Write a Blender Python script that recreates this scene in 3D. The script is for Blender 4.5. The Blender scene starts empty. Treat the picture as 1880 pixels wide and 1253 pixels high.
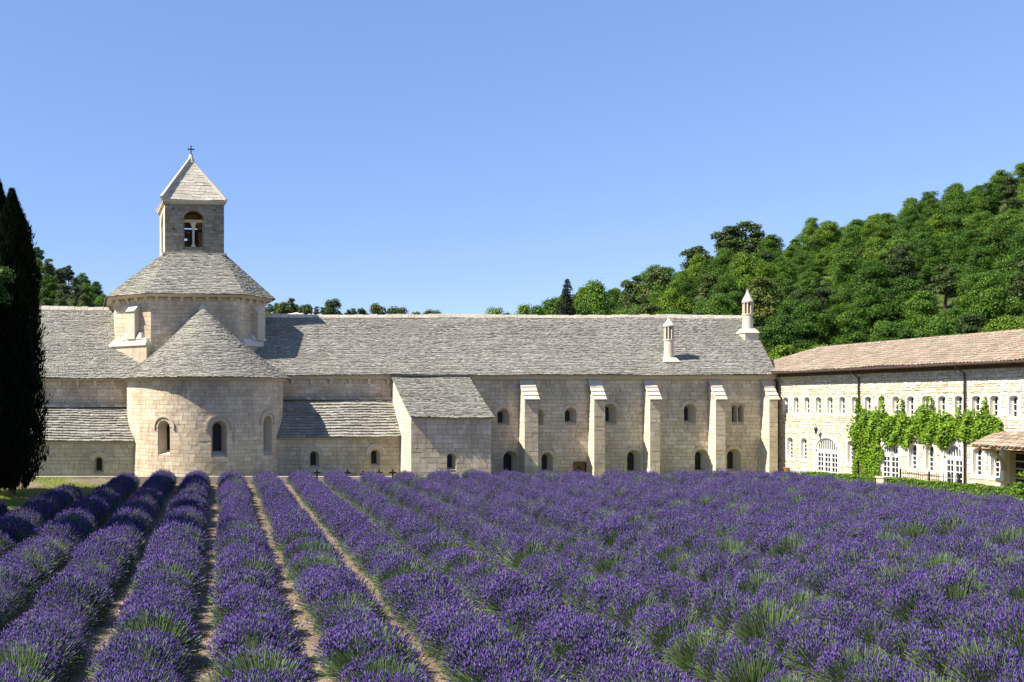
import bpy, math, random
import numpy as np
from mathutils import Vector, Matrix

# ------------------------------------------------------------------ camera, sky, sun
S = bpy.context.scene
COL = S.collection
FPX, CX, CY, H = 1680.0, 330.0, 738.0, 4.82      # focal length and principal point in photo pixels, eye height
cam_d = bpy.data.cameras.new('camera'); cam = bpy.data.objects.new('camera', cam_d); COL.objects.link(cam)
cam.location = (0, 0, H); cam.rotation_euler = (math.pi/2, 0, 0)
cam_d.sensor_width = 36; cam_d.lens = FPX/1880*36
cam_d.shift_x = (940-CX)/1880; cam_d.shift_y = (CY-626.5)/1880
cam_d.clip_end = 6000; cam_d.clip_start = 0.1
S.camera = cam

SUN_EL, SUN_FRONT = math.radians(50.5), math.radians(7.5)      # from the left, a little in front of the facade
world = bpy.data.worlds.new('World'); S.world = world; world.use_nodes = True
wn = world.node_tree.nodes; wl = world.node_tree.links
sky = wn.new('ShaderNodeTexSky'); sky.sky_type = 'NISHITA'; sky.sun_disc = False
sky.sun_elevation = SUN_EL; sky.sun_rotation = math.radians(-97.5)
sky.air_density = 1.0; sky.dust_density = 0.1; sky.ozone_density = 2.2; sky.altitude = 300
tint = wn.new('ShaderNodeMix'); tint.data_type = 'RGBA'; tint.blend_type = 'MULTIPLY'; tint.inputs[0].default_value = 1.0
tint.inputs[7].default_value = (1.0, .985, 1.12, 1)          # the photograph's cooler white balance of the open sky
even = wn.new('ShaderNodeMix'); even.data_type = 'RGBA'; even.inputs[0].default_value = .42; even.inputs[7].default_value = (1.45, 2.62, 4.9, 1)
wl.new(sky.outputs[0], even.inputs[6]); wl.new(even.outputs[2], tint.inputs[6]); wl.new(tint.outputs[2], wn['Background'].inputs[0]); wn['Background'].inputs[1].default_value = 0.076
sd = bpy.data.lights.new('sun', 'SUN'); sd.energy = 5.0; sd.angle = math.radians(0.53); sd.color = (1, .93, .81)
sun = bpy.data.objects.new('sun', sd); COL.objects.link(sun)
to_sun = Vector((-math.cos(SUN_FRONT)*math.cos(SUN_EL), -math.sin(SUN_FRONT)*math.cos(SUN_EL), math.sin(SUN_EL)))
sun.rotation_euler = to_sun.to_track_quat('Z', 'Y').to_euler()
sun.location = (-60, -10, 80)
S.view_settings.view_transform = 'Standard'; S.view_settings.look = 'None'
S.view_settings.exposure = 1.22; S.view_settings.gamma = 1.0

R = random.Random(7)
def at(px, py, Y): return Vector(((px-CX)*Y/FPX, Y, H+(CY-py)*Y/FPX))
def proj(p):
    return (CX+p[0]*FPX/p[1], CY-(p[2]-H)*FPX/p[1])

# ------------------------------------------------------------------ materials
def new_mat(name):
    m = bpy.data.materials.new(name); m.use_nodes = True
    nt = m.node_tree; b = nt.nodes['Principled BSDF']
    return m, nt, b
def N(nt, t, **kw):
    n = nt.nodes.new(t)
    for k, v in kw.items(): setattr(n, k, v)
    return n
def rnd_node(nt):
    g = N(nt, 'ShaderNodeNewGeometry'); o = N(nt, 'ShaderNodeObjectInfo')
    a = N(nt, 'ShaderNodeMath', operation='ADD'); f = N(nt, 'ShaderNodeMath', operation='FRACT')
    nt.links.new(g.outputs['Random Per Island'], a.inputs[0]); nt.links.new(o.outputs['Random'], a.inputs[1])
    nt.links.new(a.outputs[0], f.inputs[0]); return f.outputs[0]
def ramp(nt, fac, stops):
    r = N(nt, 'ShaderNodeValToRGB'); e = r.color_ramp.elements
    while len(e) < len(stops): e.new(0.5)
    for i, (p, c) in enumerate(stops): e[i].position = p; e[i].color = (*c, 1)
    nt.links.new(fac, r.inputs[0]); return r.outputs[0]
def mix(nt, fac, a, b, mode='MIX'):
    m = N(nt, 'ShaderNodeMix', data_type='RGBA', blend_type=mode)
    if isinstance(fac, (int, float)): m.inputs[0].default_value = fac
    else: nt.links.new(fac, m.inputs[0])
    for s, v in ((6, a), (7, b)):
        if isinstance(v, tuple): m.inputs[s].default_value = (*v, 1)
        else: nt.links.new(v, m.inputs[s])
    return m.outputs[2]
def noise(nt, scale, detail=6, rough=.6, vec=None, stretch=None):
    n = N(nt, 'ShaderNodeTexNoise'); n.inputs['Scale'].default_value = scale
    n.inputs['Detail'].default_value = detail; n.inputs['Roughness'].default_value = rough
    g = N(nt, 'ShaderNodeNewGeometry'); src = g.outputs['Position']
    if stretch:
        mp = N(nt, 'ShaderNodeMapping'); mp.inputs['Scale'].default_value = stretch
        nt.links.new(src, mp.inputs[0]); src = mp.outputs[0]
    nt.links.new(src, n.inputs['Vector']); return n.outputs['Fac']
def bump(nt, b, h, strength, dist=.02):
    n = N(nt, 'ShaderNodeBump'); n.inputs['Strength'].default_value = strength; n.inputs['Distance'].default_value = dist
    nt.links.new(h, n.inputs['Height']); nt.links.new(n.outputs[0], b.inputs['Normal'])
def stone_mat(name, stops, stain, stain_lo=.55, stain_hi=.75, amount=.5, rough=.9, sc=.6, bmp=.5, streak=True, streaks=0, lichen=0):
    m, nt, b = new_mat(name)
    c = ramp(nt, rnd_node(nt), stops)
    n1 = noise(nt, sc, 8, .65, stretch=(1, 1, .55) if streak else None)
    f = ramp(nt, n1, [(stain_lo, (0, 0, 0)), (stain_hi, (1, 1, 1))])
    fm = N(nt, 'ShaderNodeMath', operation='MULTIPLY'); nt.links.new(f, fm.inputs[0]); fm.inputs[1].default_value = amount
    c = mix(nt, fm.outputs[0], c, stain)
    def over(c, nz, lo, hi, amt, col):
        q = ramp(nt, nz, [(lo, (0, 0, 0)), (hi, (1, 1, 1))]); k = N(nt, 'ShaderNodeMath', operation='MULTIPLY'); nt.links.new(q, k.inputs[0]); k.inputs[1].default_value = amt
        return mix(nt, k.outputs[0], c, col)
    if streaks:      # rain streaks and damp patches on old walls
        c = over(c, noise(nt, 1.0, 6, .7, stretch=(2.6, 2.6, .28)), .55, .72, streaks, (.20, .17, .135))
        c = over(c, noise(nt, .23, 4, .6), .56, .70, .35, (.60, .44, .27))
    if lichen:       # pale and dark lichen colonies on the slates
        c = over(c, noise(nt, 2.3, 6, .7), .58, .68, lichen, (.43, .38, .25)); c = over(c, noise(nt, 3.1, 7, .75), .60, .68, lichen*1.3, (.10, .095, .075))
    n2 = noise(nt, 9, 8, .7)
    g = ramp(nt, n2, [(.25, (.72, .71, .70)), (.6, (1.05, 1.05, 1.05))])
    c = mix(nt, .8, c, g, 'MULTIPLY')
    nt.links.new(c, b.inputs['Base Color']); b.inputs['Roughness'].default_value = rough
    b.inputs['Specular IOR Level'].default_value = .2
    n3 = noise(nt, 22, 6, .7); bump(nt, b, n3, bmp, .03)
    return m
def plain(name, col, rough=.6, metal=0, spec=.4, var=.15, sc=8):
    m, nt, b = new_mat(name)
    n = noise(nt, sc, 5, .6)
    c = ramp(nt, n, [(.3, tuple(x*(1-var) for x in col)), (.7, tuple(min(1, x*(1+var)) for x in col))])
    nt.links.new(c, b.inputs['Base Color'])
    b.inputs['Roughness'].default_value = rough; b.inputs['Metallic'].default_value = metal
    b.inputs['Specular IOR Level'].default_value = spec
    return m
def leaf_mat(name, stops, transl=.25, rough=.55, tone_on=True):
    m, nt, b = new_mat(name)
    c = ramp(nt, rnd_node(nt), stops)
    o = N(nt, 'ShaderNodeObjectInfo')
    tone = ramp(nt, o.outputs['Random'], [(0, (1, 1, 1)), (.3, (.50, .60, .60)), (.65, (1.0, 1.0, 1.0)), (1, (1.55, 1.28, .9))] if tone_on else [(0, (1, 1, 1)), (.5, (.86, .86, .88)), (1, (1.14, 1.12, 1.1))])
    c = mix(nt, 1.0, c, tone, 'MULTIPLY')
    nt.links.new(c, b.inputs['Base Color']); b.inputs['Roughness'].default_value = rough
    b.inputs['Specular IOR Level'].default_value = .25
    t = N(nt, 'ShaderNodeBsdfTranslucent'); nt.links.new(c, t.inputs[0])
    ms = N(nt, 'ShaderNodeMixShader'); ms.inputs[0].default_value = transl
    nt.links.new(b.outputs[0], ms.inputs[1]); nt.links.new(t.outputs[0], ms.inputs[2])
    nt.links.new(ms.outputs[0], nt.nodes['Material Output'].inputs[0])
    return m

M = {}
M['ashlar'] = stone_mat('limestone_ashlar', [(0, (.54, .435, .305)), (.3, (.59, .48, .345)), (.7, (.64, .53, .39)), (1, (.71, .605, .465))], (.27, .215, .16), .44, .70, .75, sc=.55, streaks=.55)
M['mortar'] = stone_mat('lime_mortar', [(0, (.38, .305, .215)), (1, (.42, .34, .245))], (.20, .16, .12), .5, .75, .4)
M['trim'] = stone_mat('dressed_limestone', [(0, (.50, .42, .315)), (1, (.57, .485, .375))], (.28, .23, .175), .55, .75, .4)
M['white_stone'] = stone_mat('pale_and_sunlit_limestone', [(0, (.54, .47, .37)), (1, (.63, .56, .46))], (.32, .28, .22), .58, .8, .4)  # pale stone parts; also paints the sun-facing side walls as lit
M['slab'] = stone_mat('weathered_roof_slabs', [(0, (.36, .325, .265)), (.4, (.43, .39, .32)), (1, (.52, .475, .40))], (.25, .22, .18), .45, .7, .55)
M['tower'] = stone_mat('shade_toned_tower_stone', [(0, (.19, .165, .13)), (.5, (.25, .215, .17)), (1, (.31, .27, .215))], (.13, .115, .095), .45, .7, .55)  # darkened so the colour carries the shade on the tower faces
M['lauze'] = stone_mat('stone_slates', [(0, (.215, .203, .172)), (.25, (.252, .240, .206)), (.75, (.285, .272, .236)), (1, (.345, .332, .295))], (.175, .163, .13), .46, .74, .5, sc=.9, lichen=.4, streak=False, bmp=.9)
M['deck'] = stone_mat('roof_bedding', [(0, (.13, .12, .10)), (1, (.16, .15, .13))], (.1, .09, .08))
M['rubble'] = stone_mat('golden_rubble', [(0, (.52, .43, .29)), (.25, (.64, .56, .43)), (.7, (.70, .63, .50)), (1, (.76, .70, .59))], (.48, .39, .27), .55, .8, .35, bmp=.8)
M['rubble_mortar'] = stone_mat('pale_lime_mortar', [(0, (.44, .35, .235)), (1, (.49, .40, .28))], (.36, .28, .17), .5, .8, .4)
M['plaster'] = stone_mat('lime_plaster', [(0, (.74, .67, .55)), (1, (.78, .71, .59))], (.55, .46, .33), .55, .8, .3, bmp=.15)
M['tile'] = stone_mat('old_clay_tiles', [(0, (.20, .16, .115)), (.3, (.29, .235, .175)), (.6, (.33, .27, .20)), (.82, (.35, .225, .165)), (1, (.42, .36, .28))], (.19, .17, .13), .42, .65, .6, sc=1.3, streak=False)
M['glass'] = plain('dark_glass', (.012, .013, .015), .12, 0, .5)
M['void'] = plain('dark_leaded_glass_and_hollows', (.010, .009, .008), .45, 0, .3)
M['whitewood'] = plain('white_painted_wood', (.78, .76, .71), .5, 0, .3, .05)
M['brown'] = plain('brown_wood', (.19, .085, .035), .6, 0, .3, .3, 14)
M['palewood'] = plain('pale_wood', (.45, .33, .19), .6, 0, .3, .2, 10)
M['darkwood'] = plain('dark_eave_wood', (.10, .065, .04), .7, 0, .3, .2)
M['iron'] = plain('dark_iron', (.025, .022, .02), .55, .3, .4)
M['pipe'] = plain('brown_painted_pipe', (.075, .045, .035), .5, .2, .4)
M['terracotta'] = plain('terracotta', (.36, .17, .09), .8, 0, .2)
M['bark'] = plain('bark', (.10, .075, .05), .95, 0, .1, .35, 12)
M['oak'] = leaf_mat('oak_leaves', [(0, (.022, .060, .006)), (.5, (.070, .158, .012)), (1, (.165, .275, .026))])
M['pine'] = leaf_mat('pine_needles', [(0, (.026, .05, .010)), (.5, (.055, .09, .018)), (1, (.10, .14, .035))], .12)
M['fir'] = leaf_mat('fir_needles', [(0, (.008, .018, .008)), (1, (.024, .042, .018))], .08)
M['cypress'] = leaf_mat('cypress_scales', [(0, (.004, .008, .004)), (1, (.010, .019, .008))], .08)
M['cypress'].node_tree.nodes['Principled BSDF'].inputs['Specular IOR Level'].default_value = .04; M['cypress'].node_tree.nodes['Principled BSDF'].inputs['Roughness'].default_value = 1
M['bush'] = leaf_mat('shrub_leaves', [(0, (.05, .11, .014)), (1, (.12, .21, .03))])
M['ivy'] = leaf_mat('creeper_leaves', [(0, (.035, .095, .012)), (.35, (.15, .28, .014)), (1, (.36, .52, .03))], .35)
M['hedge'] = leaf_mat('box_hedge_leaves', [(0, (.09, .19, .015)), (1, (.22, .35, .035))], .25)
M['grass'] = leaf_mat('lawn_grass', [(0, (.17, .26, .035)), (.5, (.27, .36, .05)), (1, (.40, .43, .10))], .3)
M['stem'] = leaf_mat('lavender_stems', [(0, (.06, .10, .035)), (.5, (.13, .20, .075)), (1, (.25, .34, .15))], .3, tone_on=False)
M['flower'] = leaf_mat('lavender_flowers', [(0, (.028, .012, .098)), (.35, (.050, .023, .155)), (.7, (.080, .042, .215)), (1, (.165, .12, .31))], .15, .7, tone_on=False)

def soil_mat():
    m, nt, b = new_mat('field_soil')
    n1 = noise(nt, .35, 6, .6); c = ramp(nt, n1, [(.35, (.15, .115, .085)), (.65, (.25, .195, .145))])
    v = N(nt, 'ShaderNodeTexVoronoi'); v.inputs['Scale'].default_value = 26
    g = N(nt, 'ShaderNodeNewGeometry'); nt.links.new(g.outputs['Position'], v.inputs['Vector'])
    c2 = ramp(nt, v.outputs['Color'], [(.2, (.6, .58, .55)), (.8, (1.2, 1.2, 1.2))])
    c = mix(nt, .8, c, c2, 'MULTIPLY'); nt.links.new(c, b.inputs['Base Color'])
    b.inputs['Roughness'].default_value = .95; b.inputs['Specular IOR Level'].default_value = .1
    bump(nt, b, v.outputs['Distance'], .8, .03); return m
def meadow_mat():
    m, nt, b = new_mat('dry_meadow')
    n1 = noise(nt, .25, 7, .65)
    c = ramp(nt, n1, [(.3, (.09, .12, .03)), (.55, (.17, .19, .055)), (.75, (.30, .26, .13))])
    nt.links.new(c, b.inputs['Base Color']); b.inputs['Roughness'].default_value = .95; b.inputs['Specular IOR Level'].default_value = .1
    bump(nt, b, noise(nt, 3, 8, .7), 1, .15); return m
M['soil'] = soil_mat(); M['meadow'] = meadow_mat()
M['underwood'] = plain('leafy_hillside', (.05, .07, .018), .95, 0, .1, .5, .4)

# ------------------------------------------------------------------ object helpers
def link(o, parent=None):
    COL.objects.link(o)
    if parent is not None:
        o.parent = parent; o.matrix_parent_inverse = Matrix.Translation(-parent.location)
    return o
def tag(o, label=None, cat=None, group=None, kind=None):
    for k, v in (('label', label), ('category', cat), ('group', group), ('kind', kind)):
        if v: o[k] = v
    return o
def mesh_obj(name, V, F, mat, parent=None, smooth=False):
    me = bpy.data.meshes.new(name); me.from_pydata([tuple(v) for v in V], [], F); me.update()
    me.materials.append(M[mat])
    if smooth: me.polygons.foreach_set('use_smooth', [True]*len(me.polygons))
    return link(bpy.data.objects.new(name, me), parent)
def empty(name, loc=(0, 0, 0), parent=None):
    o = bpy.data.objects.new(name, None); o.location = loc; o.empty_display_size = .3
    return link(o, parent)
class MB:
    def __init__(s): s.V = []; s.F = []
    def add(s, V, F):
        n = len(s.V); s.V += [tuple(v) for v in V]; s.F += [tuple(i+n for i in f) for f in F]
    def quad(s, a, b, c, d): s.add([a, b, c, d], [(0, 1, 2, 3)])
    def box(s, x0, x1, y0, y1, z0, z1):
        s.add([(x0, y0, z0), (x1, y0, z0), (x1, y1, z0), (x0, y1, z0), (x0, y0, z1), (x1, y0, z1), (x1, y1, z1), (x0, y1, z1)],
              [(0, 3, 2, 1), (4, 5, 6, 7), (0, 1, 5, 4), (1, 2, 6, 5), (2, 3, 7, 6), (3, 0, 4, 7)])
    def hexa(s, b, t):      # four bottom points and four top points
        s.add(list(b)+list(t), [(0, 3, 2, 1), (4, 5, 6, 7), (0, 1, 5, 4), (1, 2, 6, 5), (2, 3, 7, 6), (3, 0, 4, 7)])
    def tube(s, pts, rads, n=8, cap=True):
        pts = [Vector(p) for p in pts]; base = len(s.V)
        for i, p in enumerate(pts):
            d = (pts[min(i+1, len(pts)-1)]-pts[max(i-1, 0)]).normalized()
            a = d.cross(Vector((0, 0, 1)) if abs(d.z) < .9 else Vector((1, 0, 0))).normalized(); c = d.cross(a)
            r = rads[i] if isinstance(rads, (list, tuple)) else rads
            for k in range(n):
                t = 2*math.pi*k/n; s.V.append(tuple(p+(a*math.cos(t)+c*math.sin(t))*r))
        for i in range(len(pts)-1):
            for k in range(n):
                k2 = (k+1) % n; s.F.append((base+i*n+k, base+i*n+k2, base+(i+1)*n+k2, base+(i+1)*n+k))
        if cap:
            s.F.append(tuple(base+k for k in range(n))); s.F.append(tuple(base+(len(pts)-1)*n+k for k in range(n)))
    def lathe(s, c, prof, n=16):
        base = len(s.V)
        for r, z in prof:
            for k in range(n):
                t = 2*math.pi*k/n; s.V.append((c[0]+r*math.cos(t), c[1]+r*math.sin(t), z))
        for i in range(len(prof)-1):
            for k in range(n):
                k2 = (k+1) % n; s.F.append((base+i*n+k, base+i*n+k2, base+(i+1)*n+k2, base+(i+1)*n+k))
    def build(s, name, mat, parent=None, smooth=False): return mesh_obj(name, s.V, s.F, mat, parent, smooth)

# registry of small pieces: the 300 largest in view become objects of their own, the rest one joined part each
PIECES = {}
def piece(reg, name, V, F, mat, parent, bias=1.0):
    ps = [proj(v) for v in V]
    w = max(p[0] for p in ps)-min(p[0] for p in ps); h = max(p[1] for p in ps)-min(p[1] for p in ps)
    cx = sum(p[0] for p in ps)/len(ps); cy = sum(p[1] for p in ps)/len(ps)
    sc = w*h*bias if (5 < cx < 1875 and cy < 872) else 0
    PIECES.setdefault((reg, name), []).append((sc, V, F, mat, parent))
def flush(limit=300):
    for (reg, name), lst in PIECES.items():
        lst.sort(key=lambda t: -t[0]); rest = {}
        for i, (sc, V, F, mat, par) in enumerate(lst):
            if i < limit and sc > 0: mesh_obj(name, V, F, mat, par)
            else: rest.setdefault((par.name, mat), (par, MB()))[1].add(V, F)
        for (pn, mat), (par, mb) in rest.items():
            tag(mb.build({'stone': 'stonework', 'shingle': 'shingle_field', 'roof_tile': 'tile_field'}.get(name, name+'_field'), mat, par), kind='stuff')

# ------------------------------------------------------------------ masonry
def plane(O, U, Nn):
    O = Vector(O); U = Vector(U).normalized(); Nn = Vector(Nn).normalized()
    def P(u, z, w=0): return (O.x+U.x*u+Nn.x*w, O.y+U.y*u+Nn.y*w, O.z+z+Nn.z*w)
    P.curved = False; P.n = Nn; return P
def front(X0, Y0): return plane((X0, Y0, 0), (1, 0, 0), (0, -1, 0))
class Op:
    """an opening: profile is a list of (z, half width) from the sill up"""
    def __init__(s, u, half, zb, zs, rise=None, ring=.2, full=False, pointed=False, n=10):
        s.u, s.half, s.zb, s.zs, s.ring, s.full = u, half, zb, zs, ring, full
        s.rise = half if rise is None else rise; s.pointed = pointed; s.n = n
        s.prof = s.make(0)
    def arc(s, r):
        h = s.half+r; ri = s.rise+r; out = []
        for i in range(1, s.n+1):
            a = math.pi/2*i/s.n
            if s.pointed: out.append((s.zs+ri*1.35*math.sin(a), h*(1-(i/s.n)**1.7)))
            else: out.append((s.zs+ri*math.sin(a), h*math.cos(a)))
        return out
    def make(s, r): return [(s.zb-(r if s.full else 0), s.half+r), (s.zs, s.half+r)]+s.arc(r)
    def hw(s, z, prof):
        if z < prof[0][0] or z > prof[-1][0]: return None
        for (za, ha), (zb, hb) in zip(prof, prof[1:]):
            if za <= z <= zb: return ha+(hb-ha)*((z-za)/(zb-za) if zb > za else 0)
    def top(s): return s.prof[-1][0]
    def outline(s, k=1.0, dz=0, r=0):
        p = s.make(r); L = [(s.u-h*k, z) for z, h in p]; Rr = [(s.u+h*k, z) for z, h in reversed(p[:-1])]
        pts = L+Rr; pts[0] = (pts[0][0], pts[0][1]+dz); pts[-1] = (pts[-1][0], pts[-1][1]+dz); return pts

def backing(name, P, u0, u1, z0, z1, ops, w, mat, parent, ztop=None, du=None):
    mb = MB(); bp = {z0, z1}
    for o in ops:
        for z, h in o.prof:
            if z0 < z < z1: bp.add(z)
    bp = sorted(bp); du = du or (.35 if (P.curved or ztop) else 50)
    for za, zb in zip(bp, bp[1:]):
        if zb-za < 1e-6: continue
        zm = (za+zb)/2; cuts = []
        for o in ops:
            if o.hw(zm, o.prof) is not None:
                ha = o.hw(za+1e-7, o.prof) or 0; hb = o.hw(zb-1e-7, o.prof) or 0
                cuts.append((o.u-ha, o.u-hb, o.u+ha, o.u+hb))
        cuts.sort(); la, lb = u0, u0
        segs = []
        for c in cuts: segs.append((la, lb, c[0], c[1])); la, lb = c[2], c[3]
        segs.append((la, lb, u1, u1))
        for a0, b0, a1, b1 in segs:
            if a1-a0 < 1e-5 and b1-b0 < 1e-5: continue
            n = max(1, int(math.ceil((a1-a0)/du)))
            for i in range(n):
                ua, ub = a0+(a1-a0)*i/n, a0+(a1-a0)*(i+1)/n; ta, tb = b0+(b1-b0)*i/n, b0+(b1-b0)*(i+1)/n
                f = ztop or (lambda u: 1e9)
                mb.quad(P(ua, min(za, f(ua)), w), P(ub, min(za, f(ub)), w), P(tb, min(zb, f(tb)), w), P(ta, min(zb, f(ta)), w))
    return mb.build(name, mat, parent)

def stones(reg, P, u0, u1, z0, z1, ops, mat, parent, ch=(.20, .29), bw=(.28, .68), gap=.010, ztop=None, proud=(.002, .014), bias=1.0, wob=0.0):
    z = z0
    while z < z1-.03:
        c = R.uniform(*ch)
        if z1-(z+c) < ch[0]*.55: c = z1-z
        za, zb = z+gap/2, min(z+c, z1)-gap/2; z += c
        cuts = []; fill = []
        for o in ops:
            pr = o.make(o.ring); top_o = pr[-1][0]
            def hh(q):
                if q < o.zs and not o.full: return o.hw(q, o.prof)
                return o.hw(q, pr)
            ha, hb = hh(za), hh(zb)
            if ha is None and hb is None:
                hm = hh((za+zb)/2)
                if hm is None: continue
                ha = hb = hm
            ha = ha if ha is not None else (hb if za < o.zs else 0); hb = hb or 0
            if za < top_o < zb and ha: 
                hb = ha
                if zb-top_o > .03: fill.append((o.u-ha, o.u+ha, top_o+gap/2, zb))
            cuts.append((o.u-ha, o.u-hb, o.u+ha, o.u+hb))
        cuts.sort(); la, lb = u0, u0; segs = []
        for q in cuts: segs.append((la, lb, q[0], q[1])); la, lb = max(la, q[2]), max(lb, q[3])
        segs.append((la, lb, u1, u1))
        for fa, fb, fz, ft in fill:
            if ztop is None and fb-fa > .05: piece(reg, 'stone', [P(fa+.01, fz, -.02), P(fb-.01, fz, -.02), P(fb-.01, ft, -.02), P(fa+.01, ft, -.02), P(fa+.015, fz, .006), P(fb-.015, fz, .006), P(fb-.015, ft, .006), P(fa+.015, ft, .006)],
                [(4, 5, 6, 7), (0, 1, 5, 4), (1, 2, 6, 5), (2, 3, 7, 6), (3, 0, 4, 7)], mat, parent, bias)
        for a0, b0, a1, b1 in segs:
            L = min(a1, b1)-max(a0, b0)
            if L < .06: continue
            edges = [0.0]
            while edges[-1] < L:
                edges.append(edges[-1]+R.uniform(*bw))
            if L-edges[-2] < bw[0]*.6 and len(edges) > 2: edges.pop()
            edges[-1] = L; s0 = max(a0, b0)
            for i in range(len(edges)-1):
                ua, ub = s0+edges[i]+gap/2, s0+edges[i+1]-gap/2
                ba, bb, ta, tb = ua, ub, ua, ub
                if i == 0: ba, ta = a0+gap/2, b0+gap/2
                if i == len(edges)-2: bb, tb = a1-gap/2, b1-gap/2
                f = ztop or (lambda u: 1e9)
                if min(f(ba), f(bb)) <= za+.02: continue
                j = lambda: R.uniform(-wob, wob)
                q = [(ba, za+j()), (bb, za+j()), (tb, min(zb+j(), f(tb)-.01)), (ta, min(zb+j(), f(ta)-.01))]
                wo = R.uniform(*proud); e = .006
                cu = sum(p[0] for p in q)/4; cz = sum(p[1] for p in q)/4
                V = [P(u, zz, -.02) for u, zz in q]
                for u, zz in q:
                    V.append(P(u+(e if u < cu else -e), zz+(e if zz < cz else -e), wo+R.uniform(-.003, .003)))
                piece(reg, 'stone', V, [(4, 5, 6, 7), (0, 1, 5, 4), (1, 2, 6, 5), (2, 3, 7, 6), (3, 0, 4, 7)], mat, parent, bias)

def window(parent, P, o, depth=.5, k=.5, pane='void', reveal='trim', dz=.15, hood=0, name='window', ring_mat='trim'):
    a = o.outline(); ins = o.outline(k, dz); mb = MB(); n = len(a)
    # inner arch is a scaled copy about the springing line
    ins = [(o.u+(u-o.u)*1.0, z if z <= o.zs+1e-6 else o.zs+(z-o.zs)*k) for u, z in ins]
    V = [P(u, z, -.004) for u, z in a]+[P(u, z, -depth) for u, z in ins]
    mb.add(V, [(i, (i+1) % n, n+(i+1) % n, n+i) for i in range(n)])
    w = mb.build(name, reveal, parent)
    if pane:
        m2 = MB(); m2.add([P(u, z, -depth+.004) for u, z in ins], [tuple(range(n))]); m2.build('pane', pane, w)
        if pane == 'void' and abs(ins[0][0]-o.u) > .2:
            m3 = MB(); hw = abs(ins[0][0]-o.u); zb, zt = ins[0][1], max(z for _, z in ins)
            for x in np.arange(-hw+.14, hw, .15): m3.hexa([P(o.u+x-.008, zb, -depth+.006), P(o.u+x+.008, zb, -depth+.006), P(o.u+x+.008, zb, -depth+.02), P(o.u+x-.008, zb, -depth+.02)],
                [P(o.u+x-.008, zt-.12, -depth+.006), P(o.u+x+.008, zt-.12, -depth+.006), P(o.u+x+.008, zt-.12, -depth+.02), P(o.u+x-.008, zt-.12, -depth+.02)])
            m3.build('bar', 'iron', w)
    if o.ring > 0 and not o.full and not o.pointed:
        m4 = MB(); h0, h1 = o.half, o.half+o.ring; nv = 11
        for i in range(nv):
            t0, t1 = math.pi*(i+.03)/nv, math.pi*(i+.97)/nv; q = []
            for r, t in ((h0, t0), (h1, t0), (h1, t1), (h0, t1)): q.append((o.u-r*math.cos(t), o.zs+r*math.sin(t)))
            wo = .012+R.uniform(0, .008)
            m4.add([P(u, z, -.02) for u, z in q]+[P(u, z, wo) for u, z in q], [(4, 5, 6, 7), (0, 1, 5, 4), (1, 2, 6, 5), (2, 3, 7, 6), (3, 0, 4, 7)])
        m4.build('arch', ring_mat, w)
    if hood:
        m5 = MB(); h0, h1 = o.half+o.ring-.01, o.half+o.ring+.11; nv = 20; ring = []
        for i in range(nv+1):
            t = math.pi*(-.04+1.08*i/nv)
            ring.append([(o.u-r*math.cos(t), o.zs+r*math.sin(t)) for r in (h0, h1)])
        for i in range(nv):
            (a0, a1), (b0, b1) = ring[i], ring[i+1]
            m5.hexa([P(*a0, -.02), P(*a1, -.02), P(*b1, -.02), P(*b0, -.02)], [P(*a0, hood), P(*a1, hood), P(*b1, hood), P(*b0, hood)])
        m5.build('hood_mould', ring_mat, w)
    return w

def lauze(reg, P, vlen, ulim, roof, expo=(.135, .19), bw=(.13, .29), th=(.035, .075), mat='lauze', scale=None, deck=True, over=.05, du=60, bias=1.0, name='shingle', lift=True):
    """overlapping slabs: v runs up the slope, ulim(v) gives the u range, P(u, v, w) the point"""
    v = -over; row = 0; mb = MB()
    while v < vlen-.04:
        e = R.uniform(*expo); v2 = min(v+e*1.25, vlen+.02); sc = scale(v+e/2) if scale else 1.0
        ua, ub = ulim(max(0, v)); u = ua-R.uniform(0, .2)/max(sc, .05); wav = R.uniform(0, 6)
        while u < ub-.02/sc:
            w = R.uniform(*bw)/sc; u1 = min(u+w, ub); u0 = max(u, ua)
            if u1-u0 > .05/sc:
                t = R.uniform(*th); g = .008/sc
                j0, j1 = R.uniform(-.03, .03)+.018*math.sin(u*sc*1.1+wav), R.uniform(-.03, .03)+.018*math.sin(u*sc*1.1+wav); s = R.uniform(-.008, .008)
                lim2 = ulim(min(v2, vlen)); t0, t1 = max(u0+g, lim2[0]), min(u1-g, lim2[1])
                if t1-t0 < .02/sc: t0 = t1 = (t0+t1)/2
                V = [P(u0+g, v+j0, -.005), P(u1-g, v+j1, -.005), P(u1-g, v+j1+.006, t+s), P(u0+g, v+j0+.006, t-s), P(t1, v2, .006), P(t0, v2, .006)]
                piece(reg, name, V, [(0, 1, 2, 3), (3, 2, 4, 5), (0, 3, 5), (1, 4, 2)], mat, roof, bias)
            u += w
        if deck:
            (a0, a1), (b0, b1) = ulim(max(0, v)), ulim(min(v+e, vlen)); n = max(1, int(math.ceil((a1-a0)/du)))
            for i in range(n):
                mb.quad(P(a0+(a1-a0)*i/n, v, -.01), P(a0+(a1-a0)*(i+1)/n, v, -.01), P(b0+(b1-b0)*(i+1)/n, min(v+e, vlen), -.01), P(b0+(b1-b0)*i/n, min(v+e, vlen), -.01))
        v += e; row += 1
    if deck:
        d = mb.build('bedding', 'deck', roof)
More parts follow.
